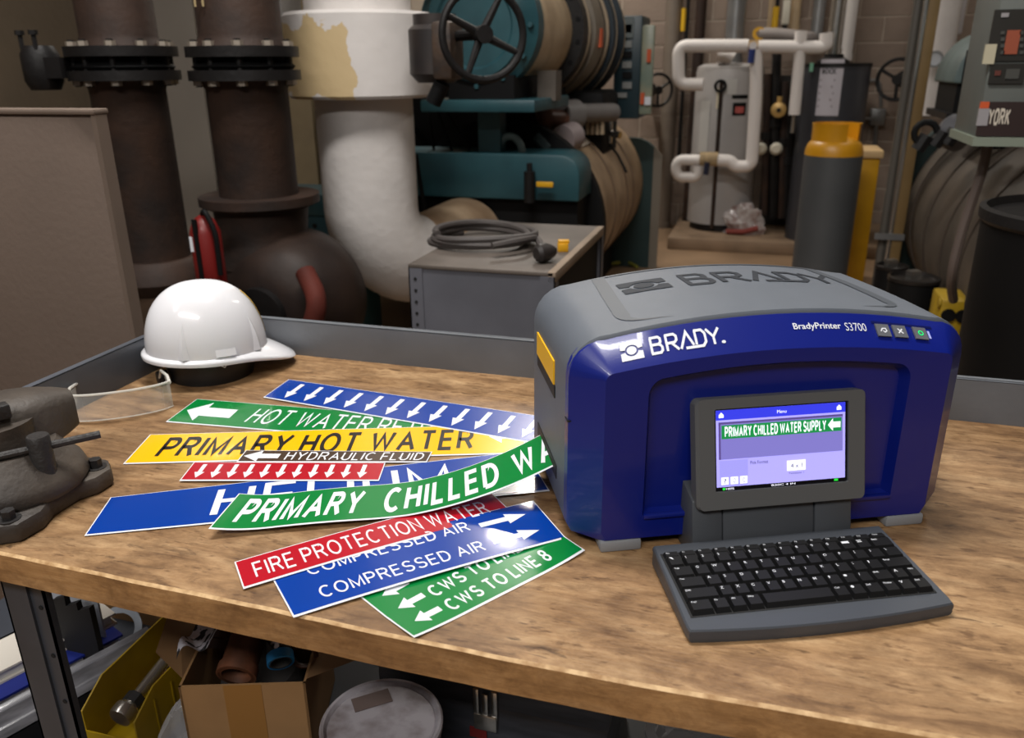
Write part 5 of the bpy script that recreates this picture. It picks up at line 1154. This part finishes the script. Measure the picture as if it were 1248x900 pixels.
MB().add([cylpt(tx2, Yt2, tr2+.006, a_c+(x-.5)*.10/tr2, PY(1013, 90, Yt2-tr2).z+(y)*.035) for x, y in vs2], fs2).build('label_lettering', m_black, lb, smooth=0)
for k in range(5): 
    z0_ = PY(1013, 99+k*8, Yt2-tr2).z; MB().add([cylpt(tx2, Yt2, tr2+.006, a_c+(u-.5)*.12/tr2, z0_+v) for u, v in ((0,0),(.9-.1*(k % 2),0),(.9-.1*(k % 2),.014),(0,.014))], [(0,1,2,3)]).build('label_line', mat('label_grey_ink', (140, 132, 140), .6), lb, smooth=0)
yk = PY(1051, 110, Yt2-.1); MB().box((yk.x, Yt2-.08, yk.z), (.03, .02, .13)).build('yellow_tag', mat('tag_yellow', (214, 200, 40), .5), hB); MB().box((PY(989,80,Yt2-.25).x, Yt2-.27, PY(989,82,Yt2-.25).z), (.025, .012, .06)).build('green_tag', mat('tag_green', (110, 168, 140), .5), hB)
MB().lathe((PY(1016, 70, Yt2).x, Yt2, t2z), (0,0,1), [(0,0),(.12,0),(.12,.02),(.07,.05),(.07,.07),(0,.07)], 24).build('flue_collar', m_blk, hB)
# flues, risers on the wall: each a thing of its own
def riser(px0, py0, px1, py1, Y, r, m_, name, label, cat, ztop=None, zbot=None):
    a, b_ = PY(px0, py0, Y), PY(px1, py1, Y); x = (a.x+b_.x)/2
    zt_ = CEIL-.02 if ztop is None else ztop; zb_2 = b_.z if zbot is None else zbot
    t = thing(name, label, cat, (x, Y, zb_2)); MB().cyl((x, Y, zb_2), (x, Y, zt_), r, n=16).build('tube', m_, t)
    MB().lathe((x, Y, zb_2), (0,0,1), [(r,0),(r*1.12,0),(r*1.12,.05),(r,.05)], 16).build('coupling', m_, t); return t
m_galv = mat('galvanised', (150, 150, 150), .35, metal=.6, var=.2, vscale=7); m_flue = mat('bright_flue', (196, 192, 186), .2, metal=.9)
riser(895, 20, 895, 70, 7.45, .075, m_galv, 'flue_pipe', 'galvanised flue pipe rising from the pale water heater', 'flue', zbot=tz1)
riser(1021, 10, 1016, 66, Yt2, .055, m_flue, 'flue_pipe', 'bright chrome flue pipe rising from the dark water heater', 'flue', zbot=t2z+.06)
m_tanp = mat('tan_pvc', (186, 162, 128), .5); m_wpvc = mat('white_wrap', (222, 216, 212), .55, bump=.1, bscale=40)
riser(942, 0, 940, 40, 7.7, .035, m_tanp, 'wall_pipe', 'tan pipe on the block wall left of the white meter', 'pipe'); riser(971, 0, 967, 38, 7.7, .04, m_tanp, 'wall_pipe', 'tan pipe on the block wall right of the white meter', 'pipe')
riser(1000, 0, 994, 48, 7.65, .05, m_galv, 'wall_pipe', 'grey pipe on the block wall left of the chrome flue', 'pipe'); riser(1040, 0, 1030, 74, 7.5, .045, m_wpvc, 'wall_pipe', 'white pipe on the block wall right of the chrome flue', 'pipe', zbot=PY(1030, 74, 7.5).z)
riser(834, 0, 832, 190, 7.7, .016, m_blk, 'marked_conduit', 'thin black conduit with a yellow marker at the left of the heaters', 'conduit', zbot=.5)
my = PY(833, 24, 7.68); tag(MB().cyl((my.x, 7.7, PY(833, 38, 7.68).z), (my.x, 7.7, PY(833, 10, 7.68).z), .022, n=12).build('marker_sleeve', mat('marker_yellow', (226, 178, 30), .5)), 'yellow marker sleeve on the thin conduit at left', 'marker')
riser(946, 0, 944, 60, 7.62, .016, m_blk, 'marked_conduit', 'thin black conduit with a yellow marker between the tan pipes', 'conduit')
my = PY(945, 20, 7.6); tag(MB().cyl((my.x, 7.62, PY(945, 36, 7.6).z), (my.x, 7.62, PY(945, 8, 7.6).z), .026, n=12).build('marker_sleeve', MATS['marker_yellow']), 'yellow marker sleeve on the conduit between the tan pipes', 'marker')
my = PY(958, 15, 7.62); mt = thing('pipe_thermometer', 'white long thermometer between the tan pipes', 'thermometer', (my.x, 7.62, 1.9)); MB().bb((my.x-.03, 7.59, PY(958, 30, 7.62).z), (my.x+.03, 7.63, PY(958, 0, 7.62).z)).build('case', mat('cream_plate', (214, 208, 190), .5), mt, bevel=.008); MB().cyl((my.x, 7.62, PY(958, 42, 7.62).z), (my.x, 7.62, PY(958, 30, 7.62).z), .02, n=10).build('stem', m_blk, mt)
# white insulated pipe loops
def wpath(name, label, pxs, Y, r, m_=None, rb=.075):
    pts = [PY(x, y, Y if len(q) == 0 else q[0]) for x, y, *q in pxs]
    t = thing(name, label, 'pipe', (pts[0].x, pts[0].y, min(p.z for p in pts))); MB().tube(bend(pts, rb), r, 14).build('insulation', m_ or m_wpvc, t); return t
Yi = 6.85
wpath('white_pipe', 'white insulated pipe looping from the heater top across to the right', [(857, 103), (827, 103), (827, 56), (912, 56)], Yi, .048)
wpath('white_pipe', 'white insulated pipe crossing above the heaters and hooking up at right', [(924, 57), (1000, 58), (1007, 56), (1007, 40)], Yi, .048)
v1 = thing('ball_valve', 'brass ball valve with a blue lever between the white pipes', 'valve', PY(918, 57, Yi)); c_ = PY(918, 56, Yi); MB().cyl(c_-Vector((.06,0,0)), c_+Vector((.06,0,0)), .042, n=12).build('valve_body', mat('valve_brass', (170, 140, 96), .4, metal=.4), v1)
l0_ = PY(917, 60, Yi-.06); MB().tube([l0_, PY(915, 77, Yi-.06)], .024, 8).build('blue_lever', mat('lever_blue', (36, 52, 110), .5), v1); MB().cyl(c_-Vector((0,.06,0)), c_+Vector((0,0,0)), .03, n=10).build('stem', m_wpvc, v1)
wpath('white_pipe', 'white insulated pipe dropping in front of the pale heater and turning left', [(922, 60), (921, 120), (916, 203), (896, 203), (890, 196), (872, 195)], Yi, .048, rb=.12)
wpath('white_pipe', 'small square loop of white insulated pipe at lower left', [(856, 195), (824, 195), (824, 216), (850, 216), (850, 202)], Yi, .042, rb=.07)
v2 = thing('ball_valve', 'tan wrapped valve with a dark lever on the lower white pipe', 'valve', PY(864, 195, Yi)); c_ = PY(864, 194, Yi); MB().cyl(c_-Vector((.07,0,0)), c_+Vector((.07,0,0)), .056, n=12).build('valve_body', mat('valve_tan', (178, 154, 116), .7, var=.3, vscale=20), v2); MB().tube([PY(862, 198, Yi-.06), PY(860, 213, Yi-.06)], .022, 8).build('lever', mat('lever_dark', (34, 38, 58), .5), v2)
wpath('white_pipe', 'white insulated drop pipe left of the dark water heater', [(976, 38), (975, 60), (971, 110), (968, 140)], Yi, .043)
riser(967, 145, 966, 160, Yi, .014, m_flue, 'drain_tube', 'thin chrome tube below the white drop pipe', 'tube', ztop=PY(967, 140, Yi).z, zbot=PY(966, 162, Yi).z)
wpath('white_pipe', 'short white capped pipe stub on top of the pale heater', [(875, 67), (886, 68), (893, 72)], Yi+.3, .06)
gv = thing('brass_gauge', 'round brass valve hanging between the two water heaters', 'valve', PY(949, 133, 7.0)); c_ = PY(949, 134, 7.0); m_brass = mat('brass', (196, 160, 96), .4, metal=.3)
MB().lathe(c_, (0,-1,0), [(0,0),(.06,0),(.055,.03),(.02,.04),(0,.04)], 24).build('dial', m_brass, gv); MB().cyl(c_+Vector((0,0,.05)), c_+Vector((0,0,.10)), .02, n=10).cyl(c_, c_+Vector((0,.58,0)), .02, n=10).build('stem', m_brass, gv); MB().lathe(c_-Vector((0,.038,0)), (0,-1,0), [(0,0),(.018,0),(.018,.01),(0,.01)], 12).build('centre_nut', m_rust, gv)
hv = thing('hose_valve', 'yellow round valve handle above the white pipes', 'valve', PY(925, 40, 7.3)); c_ = PY(925, 41, 7.3); MB().lathe(c_, (0,-1,0), [(.022,0),(.05,0),(.05,.03),(.022,.03),(.022,0)], 20).build('handle', mat('handle_yellow', (214, 160, 20), .5), hv); MB().tube(bend([c_, PY(945, 41, 7.3), PY(990, 46, 7.3), PY(990, 46, 7.3)+Vector((0, .62, 0))], .08), .045, 12).build('pipe_arm', mat('pipe_grey2', (150, 142, 138), .6), hv)
# dark manifold of small pipes between the heaters
for k, (x, top_, bot_, r_, lab) in enumerate(((934, 90, 262, .03, 'dark slim pipe right beside the pale heater'), (945, 60, 266, .036, 'dark pipe under the round brass valve'), (955, 100, 266, .03, 'dark pipe left of the white drop pipe'), (960, 140, 266, .03, 'dark rusty pipe against the dark heater'))):
    a, b_ = PY(x+2, top_, 7.2), PY(x-3, bot_, 7.2); t = thing('dark_pipe', lab, 'pipe', (b_.x, 7.2, b_.z)); MB().tube([a, b_], r_, 8).build('tube', m_blk if k % 2 else m_rust, t); MB().lathe(a*.6+b_*.4, b_-a, [(r_*.8,0),(r_*1.5,0),(r_*1.5,.06),(r_*.8,.06)], 10).build('union', m_blk, t)
    if k < 2:
        c_ = PY((927, 946)[k], 181, 7.12); MB().lathe(c_, (0,-1,0), [(0,0),(.045,0),(.05,.03),(.03,.06),(0,.06)], 16).build('pipe_cap', MATS['cream_plate'], t)
tag(MB().bb((PY(930, 200, 7.6).x, 7.55, .1), (PY(968, 200, 7.6).x, 7.7, PY(940, 92, 7.6).z)).build('backing_panel', mat('dark_panel', (52, 46, 42), .7, var=.3)), 'dark panel behind the pipes between the heaters', 'panel')
# tan trim pipes left of the heater
riser(812, 100, 812, 275, 7.75, .07, mat('taupe_duct', (122, 110, 98), .6, var=.1), 'wall_pipe', 'wide taupe vertical duct at the left of the heaters', 'duct', zbot=0.0)
riser(848, 0, 846, 240, 7.6, .045, m_rust, 'wall_pipe', 'dark rusty riser left of the pale heater', 'pipe', zbot=.1)
# rag bag on the pad
bgp = PZ(905, 283, .10); bag = thing('rag_bag', 'clear plastic bag of rags on the concrete pad', 'bag', (bgp.x, bgp.y, .10))
crumple((bgp.x, bgp.y-.04, .10), .17, .09, .30, 11, 22, 12, .35).build('bag_film', mat('bag_white', (190, 184, 182), .35, rgb2=(130, 104, 98), vscale=18, coat=.3), bag, smooth=20)
MB().tube([Vector((bgp.x-.13, bgp.y-.13, .124)), Vector((bgp.x, bgp.y-.15, .13)), Vector((bgp.x+.12, bgp.y-.12, .16))], .022, 8).build('red_rag', mat('rag_red', (130, 58, 50), .8), bag)
# propane cylinder
Yg = 5.3; a0_, a1_ = PY(971, 270, Yg), PY(1041, 270, Yg); gr = (a1_.x-a0_.x)/2; gx_ = (a0_.x+a1_.x)/2; gz_ = PY(1010, 192, Yg-gr).z; gt = PY(1013, 150, Yg).z
gc_ = thing('gas_cylinder', 'grey gas cylinder with a yellow shoulder and collar', 'gas cylinder', (gx_, Yg, 0))
MB().lathe((gx_, Yg, 0), (0,0,1), [(0,.02),(gr*.8,0),(gr,.03),(gr,gz_),(0,gz_)], 44).build('body', mat('cylinder_grey', (76, 78, 80), .5, var=.12, vscale=5), gc_)
m_gy = mat('cylinder_yellow', (206, 146, 22), .4, var=.12, vscale=6)
MB().lathe((gx_, Yg, gz_), (0,0,1), [(gr*1.002,0),(gr*.99,.03),(gr*.93,.06),(gr*.80,.085),(gr*.5,.10),(0,.105)], 44).build('shoulder', m_gy, gc_)
cr_ = gr*.82
col_ = MB().lathe((gx_, Yg, gz_+.075), (0,0,1), [(cr_,0),(cr_,gt-gz_-.095),(cr_*1.03,gt-gz_-.075),(cr_*.97,gt-gz_-.075),(cr_*.95,0)], 40, a0=math.radians(225+22), a1=math.radians(225+338)).build('collar', m_gy, gc_)
MB().cyl((gx_, Yg, gz_+.09), (gx_, Yg, gt-.05), .03, n=12).build('valve', m_brass, gc_)
# yellow bin behind
ya0, ya1 = PY(1043, 250, 5.85), PY(1072, 200, 5.85); yt_ = PY(1058, 184, 5.8).z
yb2 = thing('waste_bin', 'tall yellow bin with a pale lid behind the gas cylinder', 'bin', ((ya0.x+ya1.x)/2, 6.0, 0))
MB().prism([(ya0.x-.15, 0), (ya1.x+.005, 0), (ya1.x, yt_-.05), (ya0.x-.15, yt_-.05)], (0, 5.85, 0), (1,0,0), (0,0,1), (0, .35, 0)).build('body', mat('bin_amber', (206, 152, 18), .45, var=.1), yb2, bevel=.01)
MB().bb((ya0.x-.17, 5.83, yt_-.05), (ya1.x+.015, 6.22, yt_)).build('lid', mat('bin_lid', (212, 178, 130), .5), yb2, bevel=.008)
# wheel and box on the wall to the right
wheel('hand_wheel', 'black three-spoke valve wheel on the block wall right of the dark heater', PY(1094, 97, 7.0), .145, (-.35, -.9, 0), 3, m_blk, .014, .16)
bxp = PY(1070, 143, 7.8); ob = thing('outlet_box', 'small grey electrical box with conduits on the block wall', 'electrical box', (bxp.x, 7.8, bxp.z)); MB().bb((bxp.x-.06, 7.80, bxp.z-.07), (bxp.x+.06, 7.885, bxp.z+.07)).build('box', m_galv, ob, bevel=.008)
MB().tube(bend([PY(1056, 98, 7.82), PY(1072, 98, 7.82), PY(1074, 130, 7.82)], .12), .014, 8).build('conduit', m_galv, ob); MB().tube([PY(1068, 150, 7.82), PY(1066, 185, 7.82)], .018, 8).build('conduit', m_galv, ob); MB().tube([PY(1054, 145, 7.82), PY(1066, 145, 7.82)], .018, 8).build('conduit', m_galv, ob)
# steel post
Yo = 5.0; po = thing('steel_post', 'brown steel post with a bright pipe strapped to its side', 'post', (PY(1100, 250, Yo).x, Yo, 0)); 
o0, o1 = PY(1128, 0, Yo).x, PY(1092, 250, Yo).x; o2, o3 = PY(1144, 0, Yo).x, PY(1108, 250, Yo).x; ox0 = (o0+o1)/2; ox1 = (o2+o3)/2
MB().bb((ox0+.012, Yo-.02, 0), (ox1, Yo+.08, CEIL-.01)).build('post', mat('post_brown', (128, 104, 66), .5, var=.2, vscale=4), po, bevel=.004); MB().cyl((ox0, Yo, 0), (ox0, Yo, CEIL-.01), .018, n=12).build('pipe', m_flue, po)
MB().cyl((ox0-.034, Yo+.03, 0), (ox0-.034, Yo+.03, CEIL-.01), .022, n=12).build('dark_pipe', mat('post_grey', (84, 80, 74), .5), po)
for zz_ in (.5, 1.95): MB().bb((ox0-.085, Yo-.03, zz_), (ox1+.006, Yo-.018, zz_+.035)).build('clamp', m_galv, po)
# white electrical box and pipe beyond the post
a, b_ = PY(1143, 0, 7.4), PY(1172, 42, 7.4); wx_ = thing('wall_box', 'white metal wall box beside the steel post', 'electrical box', (a.x, 7.4, b_.z)); MB().bb((a.x, 7.4, b_.z), (b_.x, 7.85, a.z+.6)).build('case', mat('box_white', (196, 192, 194), .5), wx_, bevel=.01); MB().bb((a.x+.02, 7.392, a.z-.12), (a.x+.10, 7.402, a.z-.05)).build('cover_plate', m_blk, wx_)
wpath('white_pipe', 'white insulated pipe dropping beside the steel post', [(1190, -250), (1146, 20), (1140, 60), (1130, 140)], 6.9, .13, m_wpipe)
ga_ = PY(1139, 72, 6.6); gg = thing('pressure_gauge', 'round dial gauge just right of the steel post', 'gauge', ga_); MB().lathe(ga_, (-.1,-1,0), [(0,0),(.045,0),(.045,.02),(0,.02)], 24).build('face', mat('gauge_white', (196, 200, 206), .4), gg); MB().lathe(ga_, (-.1,-1,0), [(.042,-.01),(.055,-.01),(.055,.026),(.042,.026),(.042,-.01)], 24).build('bezel', m_galv, gg); MB().tube([ga_+Vector((0,.01,0)), ga_+Vector((.02,.45,0))], .012, 8).build('stem', m_galv, gg)

# ------------------------------------------------------------------ right-hand chiller
cr = thing('chiller', 'dark chiller with a control panel and barrel shell at the right edge', 'chiller', (1.3, 4.2, 0))
m_shell = mat('shell_grey_brown', (92, 82, 72), .5, rgb2=(68, 61, 53), vscale=4)
rx_, rz_, rr_ = 1.42, .62, .60
MB().lathe((rx_, 3.35, rz_), (0,1,0), [(0,0),(rr_,0),(rr_,1.95),(0,1.95)], 56).build('shell', m_shell, cr)
for yy0 in (3.7, 4.1, 4.55, 5.0): MB().lathe((rx_, yy0, rz_), (0,1,0), [(rr_*.98,0),(rr_*1.012,0),(rr_*1.012,.025),(rr_*.98,.025)], 56).build('band', mat('band_dark', (70, 60, 52), .5), cr)
MB().lathe((rx_, 5.28, rz_), (0,1,0), [(0,0),(rr_*1.13,0),(rr_*1.13,.08),(0,.08)], 56).build('far_tube_sheet', mat('dark_teal', (34, 56, 56), .5), cr)
MB().lathe((rx_, 3.05, rz_), (0,1,0), [(0,.0),(rr_*.6,.02),(rr_*.97,.10),(rr_*.97,.30),(0,.30)], 48).build('water_box', m_teal, cr)
MB().lathe((rx_, 3.33, rz_), (0,1,0), [(0,0),(rr_*1.06,0),(rr_*1.06,.05),(0,.05)], 48).build('near_tube_sheet', m_shell, cr)
vq = PY(1161, 224, 4.2); vq = Vector((rx_+rr_*math.cos(math.radians(128)), 4.25, rz_+rr_*math.sin(math.radians(128)))); MB().tube([vq, vq+Vector((-.03, -.05, .05)), vq+Vector((.03,-.08,.09))], .022, 8).build('relief_valve', m_chrome, cr); MB().tube([vq, vq+Vector((-.09,-.02,-.01))], .016, 8).build('valve_stub', m_gasket, cr)
# hanging cable in front of the shell
MB().tube(bend([PY(1206, 165, 3.2), PY(1200, 200, 3.2), PY(1170, 290, 3.2), PY(1158, 340, 3.2), PY(1162, 366, 3.3)], .3), .017, 8).build('cable', mat('cable_grey', (92, 80, 74), .5), cr)
# motor with rounded guard above
Yc_ = 4.3
g0_ = PY(1142, 75, Yc_+.5); g1_ = g0_+Vector((.25, 0, 0)); gzt, gzb, gzm = PY(1165, 26, Yc_).z, PY(1150, 138, Yc_).z, PY(1150, 102, Yc_).z
prf = [(0, gzm), (0.0, gzt-.22)]
MB().prism([(g0_.x, gzm), (g1_.x, gzm), (g1_.x, gzt-.03)]+[(g0_.x+(g1_.x-g0_.x)*.8*(1-math.sin(PI/2*i/8)), gzt-.03-.22*(1-math.cos(PI/2*i/8))) for i in range(0, 9)], (0, Yc_, 0), (1,0,0), (0,0,1), (0, .5, 0)).build('motor_guard', m_tealg, cr, bevel=.012)
MB().bb((g0_.x+.02, Yc_+.02, gzb), (g1_.x, Yc_+.48, gzm)).build('motor_base', m_gasket, cr); MB().bb((g0_.x-.01, Yc_-.02, gzb-.03), (g1_.x+.1, Yc_+.52, gzb)).build('skid', m_blk, cr)
MB().lathe((g1_.x+.34, Yc_+.1, gzm+.14), (0,1,0), [(0,0),(.34,0),(.38,.05),(.38,.45),(0,.45)], 36).build('compressor', m_teal, cr)
MB().tube([(g1_.x+.06, Yc_-.1, gzb), (g1_.x+.05, Yc_-.1, gzt-.02)], .03, 10).build('riser_pipe', m_blk, cr); MB().bb((g1_.x+.0, Yc_-.14, gzt-.06), (g1_.x+.16, Yc_-.02, gzt-.03)).build('bracket', m_gasket, cr)
MB().cyl(PY(1176, 152, 3.9), PY(1200, 150, 3.9), .06, n=14).build('pipe_nozzle', m_galv, cr)
for (x, y) in ((1130, 165), (1150, 160), (1165, 158)): MB().tube([PY(x, y, 4.0), PY(x-12, y+18, 4.0)], .03, 8).build('small_pipe', m_blk, cr)
MB().tube([PY(1128, 162, 4.0)+Vector((.045*math.cos(a/14*2*PI), 0, .045*math.sin(a/14*2*PI))) for a in range(14)], .014, 6, closed=True).build('lifting_ring', m_gasket, cr)
MB().lathe(PY(1158, 163, 4.1), (.5,-.8,.2), [(0,0),(.07,0),(.08,.03),(.05,.09),(.0,.1)], 18).build('valve_cap', mat('cap_grey', (80, 80, 84), .4), cr)
MB().bb((g0_.x+.03, Yc_-.012, gzm), (g1_.x, Yc_+.001, gzt-.12)).build('front_shade_plate', m_gasket, cr)  # black plate that paints the shade within the open guard
# control cabinet with lettering, facing the aisle
Yk = 3.0
k0_ = PY(1196, 165, Yk); k1_ = PY(1206, 0, Yk); kxl = (PY(1192, 150, Yk).x+PY(1220, 0, Yk).x)/2; kzb = PY(1215, 168, Yk).z; kzm = PY(1215, 124, Yk).z
cb = MB().bb((kxl, Yk, kzb), (kxl+.7, Yk+.35, 2.0)).build('control_cabinet', mat('cabinet_grey', (104, 108, 104), .5, var=.08), cr, bevel=.008)
MB().bb((kxl-.002, Yk-.008, kzb+.005), (kxl+.7, Yk+.002, kzm)).build('name_band', mat('band_maroon', (48, 34, 32), .45), cb)
MB().bb((kxl-.01, Yk-.02, kzb-.025), (kxl+.72, Yk+.36, kzb+.002)).build('cabinet_sill', mat('sill_pale', (128, 136, 122), .5), cb)
yk0, yk1 = PY(1204, 151, Yk-.01), PY(1229, 150, Yk-.01); ykt = PY(1206, 134, Yk-.01)
vs2, fs2 = strokes([[(0,1),(.35,.5),(.7,1)], [(.35,.5),(.35,0)], [(1.0,.2),(1.0,.8),(1.15,1),(1.45,1),(1.6,.8),(1.6,.2),(1.45,0),(1.15,0),(1.0,.2)], [(1.95,0),(1.95,1),(2.4,1),(2.55,.85),(2.55,.62),(2.4,.5),(1.95,.5)], [(2.25,.5),(2.58,0)], [(2.95,0),(2.95,1)], [(3.5,1),(2.97,.45)], [(3.1,.6),(3.55,0)]], .22)
MB().add([Vector((yk0.x+(yk1.x-yk0.x)*x/3.55, Yk-.0095, yk0.z+(ykt.z-yk0.z)*y)) for x, y in vs2], fs2).build('lettering', mat('letter_cream', (206, 196, 180), .5), cb, smooth=0)
def kp(px0, py0, px1, py1, m_, nm, d=.008):
    a, b_ = PY(px0, py0, Yk), PY(px1, py1, Yk); return MB().bb((a.x, Yk-d, b_.z), (b_.x, Yk+.002, a.z)).build(nm, m_, cb)
kp(1195, 124, 1204, 132, MATS['tag_orange'], 'warning_sticker', .010); kp(1193, 132, 1202, 153, mat('sticker_pale', (150, 146, 148), .6), 'notice_sticker', .0095)
kp(1212, 12, 1260, 74, mat('display_dark', (40, 38, 34), .4), 'display_panel'); kp(1208, 78, 1246, 102, MATS['display_dark'], 'button_panel'); kp(1227, 37, 1238, 66, mat('lamp_red', (150, 76, 52), .5), 'display_field', .011)
for j in range(4):
    for x in (1219, 1242): kp(x, 38+j*8, x+4, 42+j*8, mat('key_grey', (70, 70, 66), .5), 'panel_key', .011)
kp(1212, 86, 1218, 92, mat('key_red', (96, 48, 40), .5), 'panel_key', .011); kp(1226, 84, 1240, 96, mat('key_grey', (70, 70, 66), .5), 'panel_window', .011); kp(1220, 16, 1228, 21, mat('sticker_pale', (150, 146, 148), .6), 'name_plate', .011)
kp(1201, 54, 1210, 78, mat('paper_cream', (186, 178, 152), .7), 'paper_tag', .012)
# drums at the foot of the post
for k, (px_, py_, Yd, rpx, lab) in enumerate(((1087, 326, 4.6, 20, 'smaller black steel drum at the foot of the post'), (1114, 340, 4.0, 32, 'larger black steel drum with a shiny clamp near the printer'))):
    c_ = PY(px_, py_, Yd); rd = abs(PY(px_+rpx, py_, Yd).x-c_.x); t = thing('steel_drum', lab, 'drum', (c_.x, Yd, 0)); dz = c_.z
    MB().lathe((c_.x, Yd, 0), (0,0,1), [(0,0),(rd,0),(rd,dz*.33),(rd*1.02,dz*.35),(rd,dz*.37),(rd,dz*.98),(0,dz*.98)], 36).build('body', m_gasket, t)
    MB().lathe((c_.x, Yd, dz*.98), (0,0,1), [(rd*.96,0),(rd*1.04,.004),(rd*1.04,.02),(rd*.95,.024),(rd*.9,.008),(0,.010)], 36).build('lid', mat('drum_lid', (54, 50, 48), .3, metal=.5, var=.3), t)
    MB().box((c_.x-.01, Yd-rd*.25, dz*.98+.03), (.05, .04, .05), .5).build('clamp', m_chrome, t)
c_ = PY(1158, 378, 3.5); yv = thing('yellow_guard', 'yellow perforated guard box on the floor behind the printer', 'guard box', (c_.x, 3.5, 0)); rs_ = abs(PY(1176, 378, 3.5).x-c_.x)
MB().bb((c_.x-rs_, 3.42, 0), (c_.x+rs_, 3.62, PY(1158, 360, 3.5).z)).build('housing', mat('guard_yellow', (170, 138, 20), .5, var=.25), yv, bevel=.012)
for dx in (-.4, .55): MB().cyl((c_.x+rs_*dx, 3.412, c_.z), (c_.x+rs_*dx, 3.425, c_.z), .026, n=16).build('hole', m_gasket, yv)
for dx in (-1.0, 1.0): MB().cyl((c_.x+rs_*dx, 3.44, PY(1158, 366, 3.5).z), (c_.x+rs_*dx*1.15, 3.44, PY(1158, 366, 3.5).z), .02, n=10).build('lug', MATS['guard_yellow'], yv)
# big black barrel at the right edge
bY = 2.35; bxl = PY(1193, 300, bY).x; bzt = PY(1225, 275, bY-.28).z; br = .30
bb_ = thing('black_barrel', 'large black barrel behind the right end of the bench', 'barrel', (bxl+br, bY, 0))
MB().lathe((bxl+br, bY, 0), (0,0,1), [(0,0),(br*.90,0),(br*.99,bzt*.5),(br*1.0,bzt-.03),(0,bzt-.03)], 48).build('body', mat('barrel_black', (14, 13, 13), .6, spec=.2, var=.3, vscale=5), bb_)
MB().lathe((bxl+br, bY, bzt-.04), (0,0,1), [(br*1.0,0),(br*1.03,.01),(br*1.03,.035),(br*.98,.04),(br*.95,.02),(0,.02)], 48).build('rim', m_blk, bb_)

# ------------------------------------------------------------------ repeats carry a common group
GROUPS = {'pipe_marker': 'printed pipe markers fanned out on the bench', 'binder': 'binders stacked on the lower shelf', 'pipe_fitting': 'pipe fittings in the cardboard box',
          'brass_fitting': 'small fittings in the yellow bin', 'white_pipe': 'white insulated pipes by the water heaters', 'wall_pipe': 'vertical pipes on the block wall',
          'dark_pipe': 'dark pipes between the heaters', 'water_heater': 'water heaters on the pad', 'hand_wheel': 'black valve wheels', 'steel_drum': 'black drums at the post',
          'ball_valve': 'valves on the white pipes', 'flanged_pipe': 'rusty flanged pipes', 'chiller': 'water chillers', 'marked_conduit': 'thin conduits on the wall',
          'marker_sleeve': 'yellow markers on conduits', 'flue_pipe': 'flue pipes of the heaters', 'plastic_bag': 'clear bags under the bench'}
for o in bpy.data.objects:
    if o.parent is None and 'label' in o:
        g = GROUPS.get(o.name.split('.')[0])
        if g: o['group'] = g
